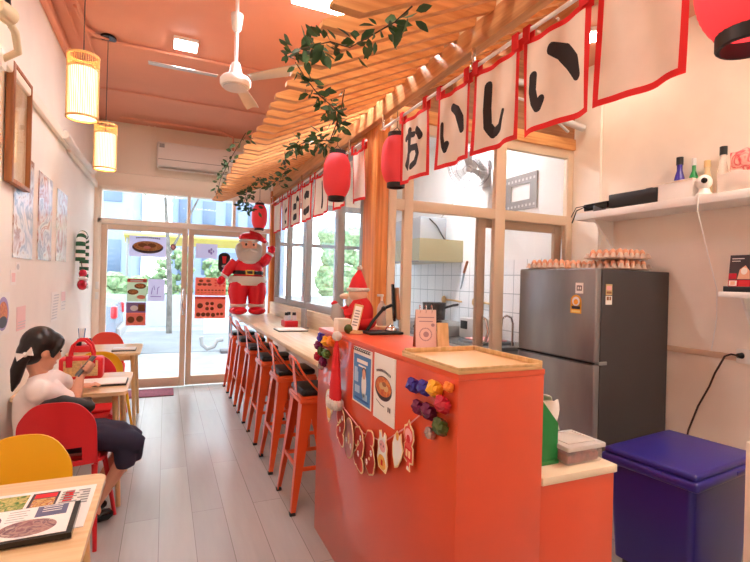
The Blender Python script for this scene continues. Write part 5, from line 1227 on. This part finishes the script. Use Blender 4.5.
# ------------------------------------------------------------------ the street outside
struct(M().box(-14, 16, YB+.1, 40, -.16, -.03).done('ground_pavement', m_concrete))
struct(M().box(-14, 16, 10.2, 14.2, -.03, -.02).done('road', m_road))
struct(M().box(-14, 16, 15.6, 15.8, -.03, .92).done('wall_street', mat('street_wall_paint', (168,176,186), .8)))
rr = random.Random(5)
def bush(x, y, z0, w, h, label, n=70):
    t = M()
    for i in range(n):
        b2 = bmesh.new(); bmesh.ops.create_icosphere(b2, subdivisions=2, radius=1)
        for v in b2.verts: v.co *= 1+rr.uniform(-.18, .18)
        t._merge(b2, MX.Translation((x+rr.uniform(-.5,.5)*w, y+rr.uniform(-.3,.3), z0+rr.uniform(.1,.95)*h)) @ MX.Diagonal((w*rr.uniform(.07,.14), .22, w*rr.uniform(.06,.12), 1)))
    t.box(x-.06, x+.06, y-.06, y+.06, -.03, z0+h*.5)
    single(t, 'bush', m_hedge, label, 'bush', 'bushes beyond the street wall', 0)
bush(-1.5, 16.5, .6, 2.0, .95, 'round green bush beyond the street wall, behind the parked car')
bush(.25, 16.8, .6, 1.1, 1.9, 'taller green bush beyond the street wall, behind the thin trunk')
bush(1.9, 16.9, .6, 1.3, 1.5, 'green bush beyond the street wall, behind the red menu poster')
bush(7.2, 17.5, .0, 3.5, 3.6, 'big green bush seen through the kitchen street window', 90)
bush(11.5, 18.5, .0, 4, 4.2, 'pale green bush at the far side of the kitchen street window', 90)
t = thing('street_tree', 'thin grey trunk of a young street tree outside the door', 'tree', (.12, 13.6, 0))
M().tube([(.12, 13.6, -.03), (.10, 13.6, 1.4), (.02, 13.6, 2.6), (-.1, 13.6, 4.2)], [.075,.065,.05,.03], 12).tube([(.05, 13.6, 2.0), (.5, 13.6, 3.0), (.9, 13.7, 3.9)], [.035,.03,.02], 10).done('trunk', m_bark, t)
m = M()
for i in range(40):
    b2 = bmesh.new(); bmesh.ops.create_icosphere(b2, subdivisions=1, radius=1)
    m._merge(b2, MX.Translation((rr.uniform(-1,1.3), 13.7+rr.uniform(-.5,.5), 4.2+rr.uniform(-.5,.9))) @ MX.Diagonal((.3,.3,.2,1)))
m.done('crown', m_hedge, t)
def building(x0, x1, y0, y1, h, label, nx, nz):
    t = thing('street_building', label, 'building', ((x0+x1)/2, y0, 0)); M().box(x0, x1, y0, y1, -.03, h).done('building_walls', m_bldg, t)
    for i in range(nx):
        for j in range(nz):
            x = x0+(i+.5)*(x1-x0)/nx; z = 1.6+j*2.6; w = (x1-x0)/nx*.28
            M().box(x-w, x+w, y0-.04, y0, z, z+1.2, .01).done('window', m_bldgw, t)
    M().box(x0-.3, x1+.3, y0-.3, y1, h, h+.25).done('roof_slab', m_lgrey, t)
building(-9, -1.2, 20, 28, 9.5, 'tall pale bluish building across the street at the left', 5, 3)
building(.3, 6, 26, 34, 6.3, 'low pale building across the street with dark windows', 5, 2)
t = thing('awning', 'yellow awning across the street above the bushes', 'awning', (.8, 18.2, 2.6)); M().obox((.9, 18.2, 2.75), (4.4, 1.0, .08), (rad(-14), 0, 0)).done('canopy', m_awn, t)
for x in (-1.2, 3.0): M().cyl((x, 18.0, -.03), (x, 18.0, 2.75), .04, n=10).done('post', m_grey, t)
# parked car at the left, seen from its tail
t = thing('parked_car', 'silver car parked across the street, only its rear corner in view', 'car', (-2.3, 11.5, -.02))
prof = [(-2.0,.30),(-2.02,.62),(-1.9,.86),(-1.2,.95),(-.55,1.42),(.9,1.45),(1.65,1.05),(1.98,.98),(2.02,.55),(1.98,.30)]
Pcar = plane((-1.55, 11.9, 0), (-1,0,0), (0,0,1))
m = M(); rows = [(-.85,.90),(-.78,.97),(0,1.0),(.78,.97),(.85,.90)]; f = m.bm; rg2 = []
for yy, k in rows: rg2.append([f.verts.new((-2.75+x*.98, 11.9+yy*(1 if z < .98 else .86), -.02+.3+(z-.3)*k)) for x, z in prof])
for A, B2 in zip(rg2, rg2[1:]):
    for q in range(len(prof)): f.faces.new((A[q], A[(q+1)%len(prof)], B2[(q+1)%len(prof)], B2[q]))
f.faces.new(rg2[0]); f.faces.new(rg2[-1][::-1]); m.done('car_body', m_car, t, 30)
m = M(); m.poly(plane((-2.75, 11.02, 0), (1,0,0), (0,0,1)), [(-1.0,.98),(-.5,1.34),(.75,1.36),(1.35,1.02)], -.12, .02); m.done('side_window', m_carglass, t)
m = M(); m.obox((-1.24, 11.9, 1.2), (.02, 1.3, .42), (0, rad(-55), 0)); m.done('rear_window', m_carglass, t)
for yy in (11.12, 12.68): M().box(-.86, -.76, yy-.1, yy+.1, .70, .92, .03).done('tail_light', m_taillight, t)
M().box(-.79, -.70, 11.1, 12.7, .32, .52, .03).done('bumper', m_grey, t)
for x in (-4.05, -1.45):
    for yy in (11.1, 12.7): wh = M().cyl((x, yy-.1, .29), (x, yy+.1, .29), .31, n=26).done('wheel', m_tyre, t); M().cyl((x, yy-.11, .29), (x, yy+.11, .29), .17, n=18).done('rim', m_chrome, wh)
t.location.x -= .02; t.location.y -= 1.4
# sign stand on the pavement outside
t = thing('sign_stand', 'pale sign stand with a curved grey foot outside the right glass door', 'sign stand', (1.0, 10.0, -.03))
M().box(.72, 1.2, 9.98, 10.02, .36, .72, .01).done('sign_panel', m_lgrey, t); M().tube([(.68, 10, .30), (.70, 10, .14), (.80, 10, .06), (.92, 10, .10), (.98, 10, .22), (1.1, 10, .24)], .045, 10).done('curved_foot', m_grey, t)
M().cyl((1.24, 10, -.03), (1.24, 10, .9), .035, n=10).box(1.05, 1.42, 9.85, 10.15, -.03, .03, .01).done('post', m_dgrey, t)

# ------------------------------------------------------------------ light, world, camera
wd = bpy.data.worlds.new('World'); SC.world = wd; wd.use_nodes = True; nt = wd.node_tree
bg = nt.nodes['Background']; bg.inputs['Color'].default_value = (.82, .92, 1.0, 1); bg.inputs['Strength'].default_value = 2.4
def portal(c, rot, sx, sy):
    l = bpy.data.lights.new('portal', 'AREA'); l.shape = 'RECTANGLE'; l.size = sx; l.size_y = sy; l.cycles.is_portal = True
    o = bpy.data.objects.new('portal', l); COL.objects.link(o); o.location = c; o.rotation_euler = rot
portal((.3, YB+.12, 1.3), (rad(-90), 0, 0), 2.3, 2.6); portal((2.4, YB+.12, 1.75), (rad(-90), 0, 0), 1.95, 1.7)
cam = bpy.data.cameras.new('Camera'); co = bpy.data.objects.new('Camera', cam); COL.objects.link(co); SC.camera = co
cam.sensor_fit = 'HORIZONTAL'; cam.sensor_width = 36; cam.lens = 473*36/750; cam.clip_start = .05; cam.clip_end = 200
yw, rl = rad(23.9), rad(1.49)
fw = V((math.sin(yw), math.cos(yw), 0)); r0 = V((math.cos(yw), -math.sin(yw), 0)); u0 = V((0,0,1))
rt = r0*math.cos(rl)+u0*math.sin(rl); up = -r0*math.sin(rl)+u0*math.cos(rl)
co.matrix_world = MX.Translation((0,0,1.5)) @ MX((rt, up, -fw)).transposed().to_4x4()
vs = SC.view_settings; SC.display_settings.display_device = 'sRGB'
vs.view_transform = 'Standard'; vs.look = 'None'; vs.exposure = 1.25; vs.gamma = 1.0; vs.use_curve_mapping = False
SC.cycles.max_bounces = 8; SC.cycles.diffuse_bounces = 5; SC.cycles.transparent_max_bounces = 16; SC.cycles.sample_clamp_indirect = 6
